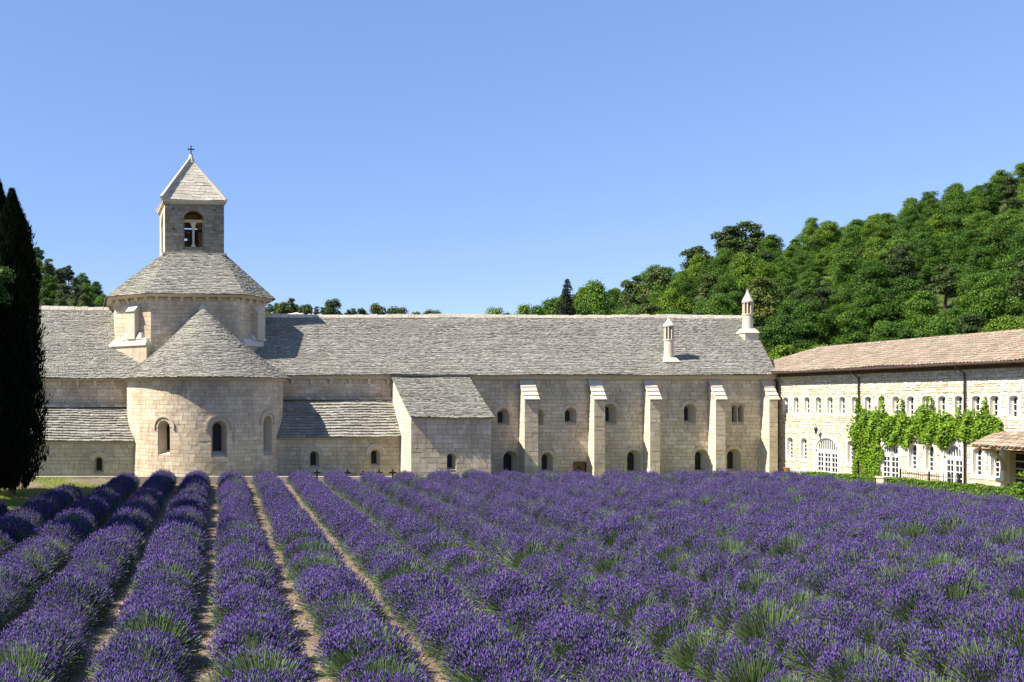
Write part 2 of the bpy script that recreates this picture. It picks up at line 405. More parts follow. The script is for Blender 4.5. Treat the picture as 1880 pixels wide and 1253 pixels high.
def slope(O, U, V):
    O, U, V = Vector(O), Vector(U).normalized(), Vector(V).normalized(); Nn = U.cross(V)
    def P(u, v, w=0):
        w = w+.028*math.sin(u*.55+v*.3)+.02*math.sin(u*1.37-v*.9+1.0)
        return (O.x+U.x*u+V.x*v+Nn.x*w, O.y+U.y*u+V.y*v+Nn.y*w, O.z+U.z*u+V.z*v+Nn.z*w)
    return P

# ------------------------------------------------------------------ ground and hills
TZ = 0.42        # level of the terrace the church stands on
g = mesh_obj('ground', [(-1500, -200, -.03), (1500, -200, -.03), (1500, 3000, -.03), (-1500, 3000, -.03)], [(0, 1, 2, 3)], 'meadow'); tag(g, 'dry grassy valley floor around the abbey', kind='structure')
def grid(name, x0, x1, y0, y1, nx, ny, zf, mat, label):
    V = [(x0+(x1-x0)*i/nx, y0+(y1-y0)*j/ny, 0) for j in range(ny+1) for i in range(nx+1)]
    V = [(x, y, zf(x, y)) for x, y, _ in V]
    F = [(j*(nx+1)+i, j*(nx+1)+i+1, (j+1)*(nx+1)+i+1, (j+1)*(nx+1)+i) for j in range(ny) for i in range(nx)]
    return tag(mesh_obj(name, V, F, mat, smooth=True), label, kind='structure')
def rise(x, y):          # the lawn climbs to the kerb left of the rows
    a = min(1, max(0, (y-43)/10.2)); b = min(1, max(0, (-2.2-x)/2.5)); return TZ*.80*a*a*(3-2*a)*b
grid('field', -26, 37.6, 4, 53.2, 200, 160, lambda x, y: .004+rise(x, y)+.02*(math.sin(x*3.1+y*.4)+math.sin(y*2.3-x*1.1))*.5+R.uniform(-.012, .012), 'soil', 'pebbly beige soil of the lavender field')
# terrace with a stone kerb
mb = MB(); mb.box(-40, 18.7, 53.62, 61, -.1, .06); tag(mb.build('terrace', 'meadow'), 'grassy terrace along the foot of the church', kind='structure')

mb = MB(); mb.box(36.3, 60, 30, 54.4, -.1, .40); tag(mb.build('path', 'meadow'), 'raised strip of path and grass along the wing', kind='structure')
CH = empty('abbey_church', (10, 60, TZ)); tag(CH, 'pale stone abbey church with round apse, bell tower and long buttressed range', 'church')
WG = empty('stone_wing', (41, 50, 0)); tag(WG, 'sunlit golden rubble wing with clay tile roof and white doors', 'building')

# ---- long range and right transept wall, plane Y=60
WY = 60.0; S28 = FPX/WY
ux = lambda px: (px-CX)/S28                  # X on the facade plane
zz = lambda py, Y=WY: H+(CY-py)*Y/FPX
EZ, RZ, RY = 6.60, 11.0, 66.5                 # eave, ridge height and depth
XE = 39.15
Pm = front(0, WY)
ops = []
def arch(px, half, py_top, py_bot, ring=.2):
    zt, zb = zz(py_top), zz(py_bot); o = Op(ux(px), half, zb, zt-half, ring=ring); ops.append(o); return o
up = [arch(923.5, .40, 750, 780), arch(987, .36, 751, 779, .15), arch(1047.5, .37, 748, 777), arch(1120, .40, 741, 777), arch(1266.5, .38, 741, 776)]
lo = [arch(937, .47, 828, 869, .16), arch(1004.5, .36, 831, 866), arch(1164, .45, 826, 867), arch(1288, .44, 825, 866), arch(1347.5, .45, 824, 864)]
lan = [Op(ux(1348.5), .17, zz(775), zz(751), ring=.1, pointed=True), Op(ux(1360), .17, zz(775), zz(751), ring=.1, pointed=True)]
door = Op(ux(1064.5), .44, -.02, zz(850), rise=.08, ring=.0)
allops = ops+lan+[door]
X0 = ux(700)
wall = backing('wall', Pm, X0, XE, -.2, EZ-.1, allops, -.018, 'mortar', CH)
tag(wall, 'long range wall')
stones('church', Pm, X0, XE, -.05, EZ-.12, allops, 'ashlar', wall)
for o in up: window(CH, Pm, o, .55, .42, dz=.12)
for o in lo: window(CH, Pm, o, .55, .55, dz=.08)
for o in lan: window(CH, Pm, o, .4, .8, dz=.03)
# the wooden door
dm = MB(); zb, zt = -.02, zz(848)+.02
dw = empty('door', (0, 0, 0), CH)
for i in range(5):
    a = door.u-.42+i*.168; dm = MB(); dm.box(a+.004, a+.164, WY+.16+R.uniform(0, .006), WY+.22, zb, zt); dm.build('plank', 'brown', dw)
dm = MB(); dm.box(door.u-.10, door.u+.10, WY+.13, WY+.17, zz(862), zz(857)); dm.build('hatch', 'iron', dw)
dm = MB(); dm.box(door.u-.5, door.u+.5, WY+.22, WY+.4, zb, zt+.1); dm.build('backing', 'darkwood', dw)
dm = MB()
for sgn in (-1, 1): dm.box(door.u+sgn*.46-.03, door.u+sgn*.46+.03, WY+.01, WY+.24, zb, zt+.05)
dm.box(door.u-.49, door.u+.49, WY+.01, WY+.24, zt, zt+.1); dm.build('frame', 'brown', dw)

# ---- main roof (right of the lantern)
roof_r = empty('roof', (0, 0, 0), CH); tag(roof_r, 'long grey stone-slate roof')
oy = .42; SLr = math.hypot(RY-(WY-oy), RZ-EZ); vd = Vector((0, RY-(WY-oy), RZ-EZ)).normalized()
Pr = slope((0, WY-oy, EZ), (1, 0, 0), vd)
lauze('church', Pr, SLr, lambda v: (3.0, 38.95+2.35*v/SLr), roof_r, du=4)
mb = MB(); mb.quad((3, RY, RZ-.02), (41.3, RY, RZ-.02), (41.3, RY+7, EZ), (3, RY+7, EZ)); mb.build('rear_slope', 'deck', roof_r)
def ridge(xa, xb, za, zb, par):
    x = xa
    while x < xb-.2:
        w = min(R.uniform(.42, .72), xb-x); t0 = za+(zb-za)*(x-xa)/(xb-xa); d = R.uniform(-.03, .03)+.03*math.sin(x*.4)
        m = MB(); m.hexa([(x+.01, RY-.26, t0-.14), (x+w-.01, RY-.26, t0-.14), (x+w-.01, RY+.26, t0-.14), (x+.01, RY+.26, t0-.14)],
                         [(x+.01, RY-.16, t0+.12+d), (x+w-.01, RY-.16, t0+.12+d), (x+w-.01, RY+.16, t0+.12+d), (x+.01, RY+.16, t0+.12+d)])
        m.build('ridge_stone', 'white_stone', par); x += w
ridge(5.6, 41.2, RZ+.06, RZ-.02, roof_r)
# eave cornice
mb = MB(); mb.box(X0-7.5, XE-.2, WY-.2, WY+.1, EZ-.30, EZ-.10); mb.box(X0-7.5, XE-.2, WY-.30, WY+.1, EZ-.10, EZ-.02); mb.build('cornice', 'trim', CH)
# end and back walls
mb = MB(); mb.add([(XE, WY+.01, 0), (41.2, RY, 0), (41.2, RY+6.5, 0), (41.2, RY+6.5, EZ), (41.2, RY, RZ-.1), (XE, WY+.01, EZ-.05)], [(0, 1, 4, 5), (1, 2, 3, 4)])
mb.quad((-14, RY+6.5, 0), (41.2, RY+6.5, 0), (41.2, RY+6.5, EZ), (-14, RY+6.5, EZ)); mb.build('rear_wall', 'mortar', CH)

# ---- right transept upper wall with corbels, and right chapel
XB0, XB1, BY = 13.9, 18.72, 55.0
tw = backing('wall', Pm, 5.5, X0, TZ, EZ-.1, [], -.018, 'mortar', CH)
stones('church', Pm, 5.5, X0, 4.6, EZ-.3, [], 'ashlar', tw)
def corbels(xa, xb, step, z0, z1, Y, d, par):
    x = xa
    while x < xb:
        m = MB(); m.hexa([(x, Y-.05, z0), (x+.2, Y-.05, z0), (x+.2, Y+.02, z0), (x, Y+.02, z0)], [(x, Y-d, z1), (x+.2, Y-d, z1), (x+.2, Y+.02, z1), (x, Y+.02, z1)])
        m.build('corbel', 'trim', par); x += step
corbels(7.3, 13.6, 1.25, EZ-.62, EZ-.30, WY, .2, tw)
def chapel(xa, xb, Yf, z_eave, z_top, ops, skew=0):
    Pf = front(0, Yf)
    w = backing('chapel_wall', Pf, xa, xb, -.1, z_eave-.02, ops, -.018, 'mortar', CH)
    stones('church', Pf, xa, xb, 0.0, z_eave-.18, ops, 'ashlar', w, ch=(.2, .34), bw=(.3, .8))
    m = MB(); m.box(xa, xb, Yf-.13, Yf+.05, z_eave-.17, z_eave-.03); m.build('cornice', 'trim', CH)
    r = empty('chapel_roof', (0, 0, 0), CH)
    L = math.hypot(WY-(Yf-.25), z_top-z_eave)
    lauze('church', slope((0, Yf-.25, z_eave), (1, 0, 0), (0, WY-(Yf-.25), z_top-z_eave)), L, lambda v: (xa-.0, xb+.0), r, expo=(.21, .28), bw=(.24, .55), th=(.08, .13), du=3)
    m = MB(); m.box(xa, xb, WY-.30, WY-.0, z_top-.02, z_top+.14); m.build('flashing', 'lauze', r)
    return w
CYf = 57.7
sx = lambda px, Y: (px-CX)*Y/FPX
def capel(px, half, pt, pb, Y, ring=.22): return Op(sx(px, Y), half, zz(pb, Y), zz(pt, Y)-half, ring=ring)
opr = [capel(577, .30, 828, 858, CYf), capel(689, .29, 825, 855, CYf)]
chapel(6.2, XB0, CYf, zz(802, CYf), 4.98, opr)
Pc = front(0, CYf)
for o in opr: window(CH, Pc, o, .5, .55, dz=.1, hood=.05)

# ---- left transept and left chapel
XL = -16.0; EL, RL = 6.38, 11.62
tl = backing('wall', Pm, XL, -3.0, TZ, EL, [], -.018, 'mortar', CH)
stones('church', Pm, XL, -3.0, 4.0, EL-.22, [], 'ashlar', tl)
mb = MB(); mb.box(XL, -3, WY-.26, WY+.05, EL-.2, EL-.04); mb.build('cornice', 'trim', CH)
corbels(-9.1, -3.4, 1.15, EL-.50, EL-.2, WY, .2, tl)
roof_l = empty('roof', (0, 0, 0), CH); tag(roof_l, 'grey stone-slate transept roof behind the cypress')
SLl = math.hypot(RY-(WY-oy), RL-EL)
lauze('church', slope((0, WY-oy, EL), (1, 0, 0), (0, RY-(WY-oy), RL-EL)), SLl, lambda v: (XL, -1.5), roof_l, expo=(.15, .20), du=4)
mb = MB(); mb.quad((XL, RY, RL-.02), (0, RY, RL-.02), (0, RY+7, EL), (XL, RY+7, EL)); mb.build('rear_slope', 'deck', roof_l)
ridge(-12, -4.2, RL+.02, RL-.05, roof_l)
opl = [capel(181, .30, 838, 867, CYf, .3)]
chapel(XL, -2.9, CYf, zz(810, CYf), 4.50, opl)
for o in opl: window(CH, Pc, o, .5, .55, dz=.1)
mb = MB(); mb.quad((XL, WY-2.3, 0), (XL, RY+6.5, 0), (XL, RY+6.5, EL), (XL, WY-2.3, 2.4)); mb.build('end_wall', 'mortar', CH)

# ---- sacristy block with lean-to roof
zbf, zbt = zz(766, BY), 6.55
Pb = front(0, BY); ob = [Op(sx(829, BY), .27, zz(863, BY), zz(832, BY)-.27, ring=.12)]
wb = backing('block_wall', Pb, XB0, XB1, -.1, zbf, ob, -.018, 'mortar', CH)
stones('church', Pb, XB0, XB1, 0.0, zbf-.02, ob, 'ashlar', wb, ch=(.22, .34), bw=(.28, .7))
window(CH, Pb, ob[0], .5, .6, dz=.1)
lt = lambda u: zbf+(5.0-u)/5.0*(zbt-zbf)-.03
Ps = plane((XB0, WY, 0), (0, -1, 0), (-1, 0, 0))
ws = backing('block_side_wall', Ps, 0, 5.0, -.1, zbt, [], -.018, 'mortar', CH, ztop=lt)
stones('church', Ps, 0, 5.0, 0.0, zbt, [], 'white_stone', ws, ztop=lt)  # paler stone than the front, painting in the sunlight on this side
Pe = plane((XB1, BY, 0), (0, 1, 0), (1, 0, 0))
backing('block_side_wall', Pe, 0, 5.0, -.1, zbt, [], 0, 'ashlar', CH, ztop=lambda u: zbf+u/5*(zbt-zbf)-.03)
rb = empty('block_roof', (0, 0, 0), CH)
Lb = math.hypot(5.2, zbt-zbf+.1)
lauze('church', slope((0, BY-.2, zbf-.02), (1, 0, 0), (0, 5.2, zbt-zbf+.1)), Lb, lambda v: (XB0-.12, XB1+.15), rb, expo=(.135, .18), du=3)
mb = MB(); mb.box(XB0+.0, XB1, BY-.10, BY+.05, zbf-.14, zbf-.03); mb.build('cornice', 'trim', CH)

# ---- buttresses
def buttress(pl, pr, d=.9, py_top=697, py_front=735):
    Yf = WY-d; xa = ux(pl); xb = sx(pr, Yf); zt, zf = zz(py_top), zz(py_front, Yf)
    b = empty('buttress', (0, 0, 0), CH)
    PF = front(xa, Yf); W = xb-xa
    def side(u): return zt+(zf-zt)*(u/d)-.03
    PL = plane((xa, WY, 0), (0, -1, 0), (-1, 0, 0)); PR = plane((xb, Yf, 0), (0, 1, 0), (1, 0, 0))
    backing('core', PF, 0, W, -.2, zf-.02, [], -.018, 'mortar', b)
    backing('core', PL, 0, d, -.2, zt, [], -.018, 'mortar', b, ztop=side)
    backing('core', PR, 0, d, -.2, zt, [], -.018, 'mortar', b, ztop=lambda u: zf+(zt-zf)*(u/d)-.03)
    stones('church', PF, 0, W, -.05, zf-.02, [], 'ashlar', b, ch=(.26, .36), bw=(.3, .6), proud=(.0, .008))
    stones('church', PL, 0, d, -.05, zt, [], 'white_stone', b, ch=(.26, .36), bw=(.3, .6), ztop=side, proud=(.0, .008))  # left side painted paler to look sunlit
    stones('church', PR, 0, d, -.05, zt, [], 'ashlar', b, ch=(.26, .36), bw=(.3, .6), ztop=lambda u: zf+(zt-zf)*(u/d)-.03, proud=(.0, .008))
    # weathering slabs stepping down the top
    n = 5; v = Vector((0, d+.1, zt-zf)); Pv = slope((xa-.05, Yf-.08, zf), (1, 0, 0), v); L = v.length
    for i in range(n):
        m = MB(); a, c = L*i/n, L*(i+1)/n+.03
        m.hexa([Pv(0, a, -.03), Pv(W+.1, a, -.03), Pv(W+.1, c, -.03), Pv(0, c, -.03)], [Pv(0, a, .09), Pv(W+.1, a, .085), Pv(W+.1, c, .03), Pv(0, c, .03)])
        m.build('coping_slab', 'white_stone', b)
for pl, pr in ((953, 988), (1080, 1111), (1181, 1212), (1300, 1332), (1397, 1428)):
    buttress(pl, pr, .95 if pl < 1000 else .85)

# ---- apse
AX, AY, AR = ux(376), 60.0, 5.1
def Pa(u, z, w=0):
    t = u/AR; return (AX+(AR+w)*math.sin(t), AY-(AR+w)*math.cos(t), z)
Pa.curved = True
def apse_u(px):
    best = min((abs(proj(Pa(u, 3))[0]-px), u) for u in np.arange(-1.5*AR, 1.5*AR, .01)); return best[1]
AE = 6.33
aops = []
for px, pt, pb, hf, rg in ((300.5, 772, 836, .43, .20), (402.5, 772, 838, .48, .27), (492, 764, 832, .44, .22)):
    u = apse_u(px); Y = Pa(u, 3)[1]
    aops.append(Op(u, hf, zz(pb, Y), zz(pt, Y)-hf, ring=rg))
aw = backing('apse_wall', Pa, -AR*1.62, AR*1.62, -.1, AE, aops, -.018, 'mortar', CH)
stones('church', Pa, -AR*1.62, AR*1.62, 0.0, AE-.22, aops, 'ashlar', aw, ch=(.2, .3), bw=(.3, .8), gap=.008, proud=(.0, .006))
for i, o in enumerate(aops): window(CH, Pa, o, .75, .62, dz=.28, hood=.09)
mb = MB(); n = 60
for i in range(n):
    u0, u1 = -AR*1.6+AR*3.2*i/n, -AR*1.6+AR*3.2*(i+1)/n
    for w0, za, zb in ((.16, AE-.22, AE-.08), (.28, AE-.08, AE)):
        mb.hexa([Pa(u0, za, -.05), Pa(u1, za, -.05), Pa(u1, za, w0), Pa(u0, za, w0)], [Pa(u0, zb, -.05), Pa(u1, zb, -.05), Pa(u1, zb, w0), Pa(u0, zb, w0)])
mb.build('apse_cornice', 'trim', CH)
ar = empty('apse_roof', (0, 0, 0), CH); tag(ar, 'half-cone roof of grey stone slates over the apse')
ARX, AAP = AR+.42, Vector((AX-.12, AY+.9, 11.15))
VL = math.hypot(ARX, AAP.z-AE)
def Pcone(u, v, w=0):
    f = max(0.0, 1-v/VL); z = AE+(AAP.z-AE)*(1-f**1.0) - .5*math.sin(math.pi*min(1, max(0, 1-f)))*.55
    cx = AX+(AAP.x-AX)*(1-f); cy = AY+(AAP.y-AY)*(1-f)
    r = ARX*f + (w*.66)*(1 if f > 0 else 0)
    return (cx+r*math.sin(u), cy-r*math.cos(u), z+w*.75)
lauze('church', Pcone, VL*.985, lambda v: (-1.95, 1.95), ar, expo=(.13, .17), bw=(.16, .36), scale=lambda v: max(.25, ARX*(1-v/VL)), du=.12)
m = MB(); m.lathe((AAP.x, AAP.y), [(.34, AAP.z-.3), (.24, AAP.z-.02), (.1, AAP.z+.16), (.0, AAP.z+.2)], 10); m.build('apex_stone', 'white_stone', ar)

# ---- octagonal lantern
LC = Vector((.82, 66.5, 0)); TH = math.radians(6)
def rot(x, y, z=0):
    return Vector((LC.x+x*math.cos(TH)-y*math.sin(TH), LC.y+x*math.sin(TH)+y*math.cos(TH), z))
def octo(a, b): return [(-b, -a), (b, -a), (a, -b), (a, b), (b, a), (-b, a), (-a, b), (-a, -b)]
LA, LB, LZ0, LZ1 = 5.25, 2.95, 5.0, 11.82
LSH = -.36
oc = [rot(p[0]+LSH, p[1]) for p in octo(LA, LB)]
for i in range(8):
    a, c = oc[i], oc[(i+1) % 8]; U = (c-a); L = U.length; Nn = Vector((U.y, -U.x, 0)).normalized()
    P = plane(a, U, Nn)
    w = backing('lantern_wall', P, 0, L, LZ0, LZ1+.3, [], -.018, 'mortar', CH)
    if i in (0, 1, 2, 7, 6):
        stones('church', P, 0, L, 7.0, LZ1-.05, [], 'ashlar' if i != 0 else 'ashlar', w, ch=(.25, .34), bw=(.35, .8), proud=(0, .008))
        x = .25
        while x < L-.2:      # corbel table
            m = MB(); m.hexa([P(x, LZ1-.28, .02), P(x+.22, LZ1-.28, .02), P(x+.22, LZ1-.28, -.02), P(x, LZ1-.28, -.02)], [P(x, LZ1+.02, .26), P(x+.22, LZ1+.02, .26), P(x+.22, LZ1+.02, -.02), P(x, LZ1+.02, -.02)])
            m.build('corbel', 'trim', w); x += .85
    m = MB(); m.hexa([P(-.15, LZ1, .3), P(L+.15, LZ1, .3), P(L, LZ1, -.1), P(0, LZ1, -.1)], [P(-.25, LZ1+.16, .5), P(L+.25, LZ1+.16, .5), P(L, LZ1+.16, -.1), P(0, LZ1+.16, -.1)]); m.build('lantern_cornice', 'trim', CH)
    if i in (7, 1):      # oblique faces carry a pilaster on a moulded base
        c0 = L/2+(.25 if i == 7 else .35); zb = 9.02
        b = empty('pilaster', (0, 0, 0), CH)
        m = MB(); m.hexa([P(c0-.34, zb, .48), P(c0+.34, zb, .48), P(c0+.34, zb, -.02), P(c0-.34, zb, -.02)], [P(c0-.34, LZ1-.95, .48), P(c0+.34, LZ1-.95, .48), P(c0+.34, LZ1-.95, -.02), P(c0-.34, LZ1-.95, -.02)]); m.build('shaft', 'trim', b)
        m = MB(); m.hexa([P(c0-.4, LZ1-.95, .56), P(c0+.4, LZ1-.95, .56), P(c0+.4, LZ1-.95, -.02), P(c0-.4, LZ1-.95, -.02)], [P(c0-.4, LZ1-.9, .56), P(c0+.4, LZ1-.9, .56), P(c0+.4, LZ1-.38, -.02), P(c0-.4, LZ1-.38, -.02)]); m.build('cap', 'white_stone', b)
        m = MB(); m.hexa([P(-.05, 7.2, .5), P(L+.05, 7.2, .5), P(L+.05, 7.2, -.05), P(-.05, 7.2, -.05)], [P(-.05, zb-.45, .5), P(L+.05, zb-.45, .5), P(L+.05, zb-.45, -.05), P(-.05, zb-.45, -.05)]); m.build('pedestal', 'ashlar', b)
        m = MB(); m.hexa([P(-.06, zb-.45, .6), P(L+.06, zb-.45, .6), P(L+.06, zb-.45, -.05), P(-.06, zb-.45, -.05)], [P(-.06, zb-.27, .6), P(L+.06, zb-.27, .6), P(L+.06, zb-.27, -.05), P(-.06, zb-.27, -.05)])
        m.hexa([P(-.03, zb-.27, .5), P(L+.03, zb-.27, .5), P(L+.03, zb-.27, -.05), P(-.03, zb-.27, -.05)], [P(.2, zb+.05, .3), P(L-.2, zb+.05, .3), P(L-.2, zb+.1, -.05), P(.2, zb+.1, -.05)])
        m.build('moulding', 'white_stone', b)
        for s in (-1, 1):
            m = MB(); k = c0+s*.62
            m.hexa([P(k-.28, zb, .42), P(k+.28, zb, .42), P(k+.28, zb, -.02), P(k-.28, zb, -.02)], [P(k-.06, zb+.42, .25), P(k+.06, zb+.42, .25), P(k+.06, zb+.5, -.02), P(k-.06, zb+.5, -.02)]); m.build('weathering', 'white_stone', b)
# lantern roof: octagonal frustum
TA = 2.1; TB0, TB1 = 15.2, 18.75
lr = empty('lantern_roof', (0, 0, 0), CH); tag(lr, 'octagonal grey stone-slate roof under the bell tower')
o0 = [rot(p[0]+LSH, p[1], LZ1+.17) for p in octo(LA+.62, LB+.26)]; o1 = [rot(*p, TB0+.02) for p in octo(TA+.12, TA-.35)]
for i in range(8):
    a, b, c, d = o0[i], o0[(i+1) % 8], o1[(i+1) % 8], o1[i]
    U = (b-a).normalized(); mid0 = (a+b)/2; mid1 = (c+d)/2; V = (mid1-mid0); V = V-U*V.dot(U); VLn = V.length; V.normalize()
    if i in (3, 4, 5):
        m = MB(); m.quad(a, b, c, d); m.build('bedding', 'deck', lr); continue
    da, db, cc = 0.0, (b-a).length, (c-a).dot(U); dd = (d-a).dot(U)
    lauze('church', slope(a, U, V), VLn, (lambda v, dd=dd, cc=cc, db=db, VLn=VLn: (dd*v/VLn, db+(cc-db)*v/VLn)), lr, expo=(.15, .20), bw=(.2, .42))
m = MB(); q = TA+.18
m.hexa([rot(-q, -q, TB0-.06), rot(q, -q, TB0-.06), rot(q, q, TB0-.06), rot(-q, q, TB0-.06)], [rot(-q, -q, TB0+.09), rot(q, -q, TB0+.09), rot(q, q, TB0+.09), rot(-q, q, TB0+.09)]); m.build('flashing', 'white_stone', lr)

# ---- bell tower
BT = empty('bell_tower', (0, 0, 0), CH); tag(BT, 'square stone bell tower with arched twin openings')
tc = [rot(-TA, -TA), rot(TA, -TA), rot(TA, TA), rot(-TA, TA)]
for i in range(4):
    a, c = tc[i], tc[(i+1) % 4]; U = c-a; L = U.length; P = plane(a, U, Vector((U.y, -U.x, 0)))
    o = Op(L/2-(.05 if i == 0 else 0), .74, TB0+.32, TB0+2.38, ring=.22)
    backing('tower_wall', P, 0, L, TB0, TB1, [o], -.018, 'mortar', BT)
    backing('tower_inner_wall', P, .55, L-.55, TB0, TB1, [o], -.55, 'mortar', BT)
    stones('church', P, 0, L, TB0+.08, TB1-.02, [o], 'tower' if i != 3 else 'white_stone', BT, ch=(.2, .28), bw=(.3, .65), proud=(0, .008))  # sun-facing left side painted pale, the other sides shade-dark
    # the reveal, then lintel, sill slab and middle column
    mb = MB(); out = o.outline(); n = len(out)
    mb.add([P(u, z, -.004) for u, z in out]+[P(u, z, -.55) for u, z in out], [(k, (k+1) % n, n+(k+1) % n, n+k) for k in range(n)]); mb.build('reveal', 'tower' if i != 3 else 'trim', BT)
    m4 = MB()
    for k in range(13):
        t0, t1 = math.pi*(k+.03)/13, math.pi*(k+.97)/13; qd = [(o.u-r*math.cos(t), o.zs+r*math.sin(t)) for r, t in ((.74, t0), (.96, t0), (.96, t1), (.74, t1))]
        m4.add([P(u, z, -.02) for u, z in qd]+[P(u, z, .012) for u, z in qd], [(4, 5, 6, 7), (0, 1, 5, 4), (1, 2, 6, 5), (2, 3, 7, 6), (3, 0, 4, 7)])
    m4.build('arch', 'tower', BT)
    def bar(u0, u1, z0, z1, w0, w1, nm, mt):
        q = MB(); q.hexa([P(u0, z0, w0), P(u1, z0, w0), P(u1, z0, w1), P(u0, z0, w1)], [P(u0, z1, w0), P(u1, z1, w0), P(u1, z1, w1), P(u0, z1, w1)]); q.build(nm, mt, BT)
    bar(o.u-.735, o.u+.735, o.zs-.10, o.zs+.08, -.14, -.38, 'lintel', 'palewood')
    bar(o.u-.735, o.u+.735, o.zb, o.zb+.22, -.16, -.40, 'parapet', 'tower')
    for s in (-1, 1): bar(o.u+s*.69-.045, o.u+s*.69+.045, o.zb+.22, o.zs-.10, -.16, -.40, 'jamb', 'tower')
    q = MB(); cp = Vector(P(o.u, 0, -.27)); q.lathe((cp.x, cp.y), [(.17, o.zb+.22), (.17, o.zb+.33), (.09, o.zb+.42), (.085, o.zs-.55), (.12, o.zs-.45), (.24, o.zs-.12), (.24, o.zs-.10)], 12); q.build('column', 'trim', BT, True)
    if i == 2:
        for k in range(15):
            if k in (6, 11): continue
            z = o.zb+.36+k*.155; hh = .72 if z < o.zs else .72*math.sqrt(max(.02, 1-((z-o.zs)/.74)**2))
            bar(o.u-hh, o.u+(hh if k % 5 else hh*.62), z, z+.15, -.42, -.47, 'sky_blocking_slat', 'darkwood')  # added slats that block the sky and keep the opening dark
    for hx, hz in ((.55, 3.1), (L-.75, 3.05), (.6, 1.7), (L-.75, 1.65)):
        bar(hx, hx+.11, TB0+hz, TB0+hz+.13, .010, -.02, 'putlog_hole', 'void')  # dark block on the wall face, painted in for a hole's shade
    bar(-.06, L+.06, TB1-.02, TB1+.1, .07, -.4, 'cornice', 'trim'); bar(-.14, L+.14, TB1+.1, TB1+.24, .15, -.4, 'cornice', 'trim')
# bell hanging in the tower
m = MB(); cc = rot(.2, .1); m.lathe((cc.x, cc.y), [(.42, TB0+1.2), (.36, TB0+1.35), (.27, TB0+1.7), (.2, TB0+1.9), (0, TB0+1.95)], 16); m.build('bell', 'iron', BT, True)
m = MB(); m.hexa([rot(-2, -.08+.1, TB0+1.98), rot(2, -.08+.1, TB0+1.98), rot(2, .18, TB0+1.98), rot(-2, .18, TB0+1.98)], [rot(-2, .02, TB0+2.15), rot(2, .02, TB0+2.15), rot(2, .18, TB0+2.15), rot(-2, .18, TB0+2.15)]); m.build('bell_beam', 'darkwood', BT)
# pyramid roof of dressed slabs with raised hips
tr = empty('tower_roof', (0, 0, 0), CH); tag(tr, 'pyramid roof of pale dressed stone')
q = TA+.13; AP = rot(0, 0, 22.35); ec = [rot(x, y, TB1+.24) for x, y in ((-q, -q), (q, -q), (q, q), (-q, q))]
for i in range(4):
    a, b = ec[i], ec[(i+1) % 4]; U = (b-a).normalized(); V = AP-(a+b)/2; VLn = V.length; V.normalize(); L = (b-a).length
    lauze('church', slope(a, U, V), VLn, (lambda v, L=L, VLn=VLn: (L/2*v/VLn, L-L/2*v/VLn)), tr, expo=(.24, .33), bw=(.4, .95), th=(.016, .04), mat='slab', over=.0, bias=1.0)
    d = (AP-a).normalized(); s = d.cross(Vector((0, 0, 1))).normalized(); nrm = s.cross(d).normalized()
    if nrm.z < 0: nrm = -nrm
    k = .13 if i in (0, 3) else .10; kh = {0: .30, 3: .2}.get(i, .12)
    m = MB(); e = AP+d*.02
    m.hexa([a-s*k-nrm*.1, a+s*k-nrm*.1, e+s*k*.6-nrm*.1, e-s*k*.6-nrm*.1], [a-s*k+nrm*kh, a+s*k+nrm*kh, e+s*k*.6+nrm*kh*.8, e-s*k*.6+nrm*kh*.8]); m.build('hip_stone', 'slab', tr)
m = MB(); m.lathe((AP.x, AP.y), [(.3, AP.z-.25), (.19, AP.z+.2), (.13, AP.z+.42), (.15, AP.z+.46), (.0, AP.z+.5)], 10); m.build('finial', 'white_stone', tr)
m = MB(); zc = AP.z+.46
for bx in ((-.035, .035, 0, .56), (-.19, .19, .32, .39)):
    m.hexa([rot(bx[0], -.04, zc+bx[2]), rot(bx[1], -.04, zc+bx[2]), rot(bx[1], .04, zc+bx[2]), rot(bx[0], .04, zc+bx[2])], [rot(bx[0], -.04, zc+bx[3]), rot(bx[1], -.04, zc+bx[3]), rot(bx[1], .04, zc+bx[3]), rot(bx[0], .04, zc+bx[3])])
for dx, dz in ((-.19, .355), (.19, .355), (0, .56)):
    c = rot(dx, 0, zc+dz); m.box(c.x-.05, c.x+.05, c.y-.035, c.y+.035, c.z-.05, c.z+.05)
m.build('cross', 'iron', tr)

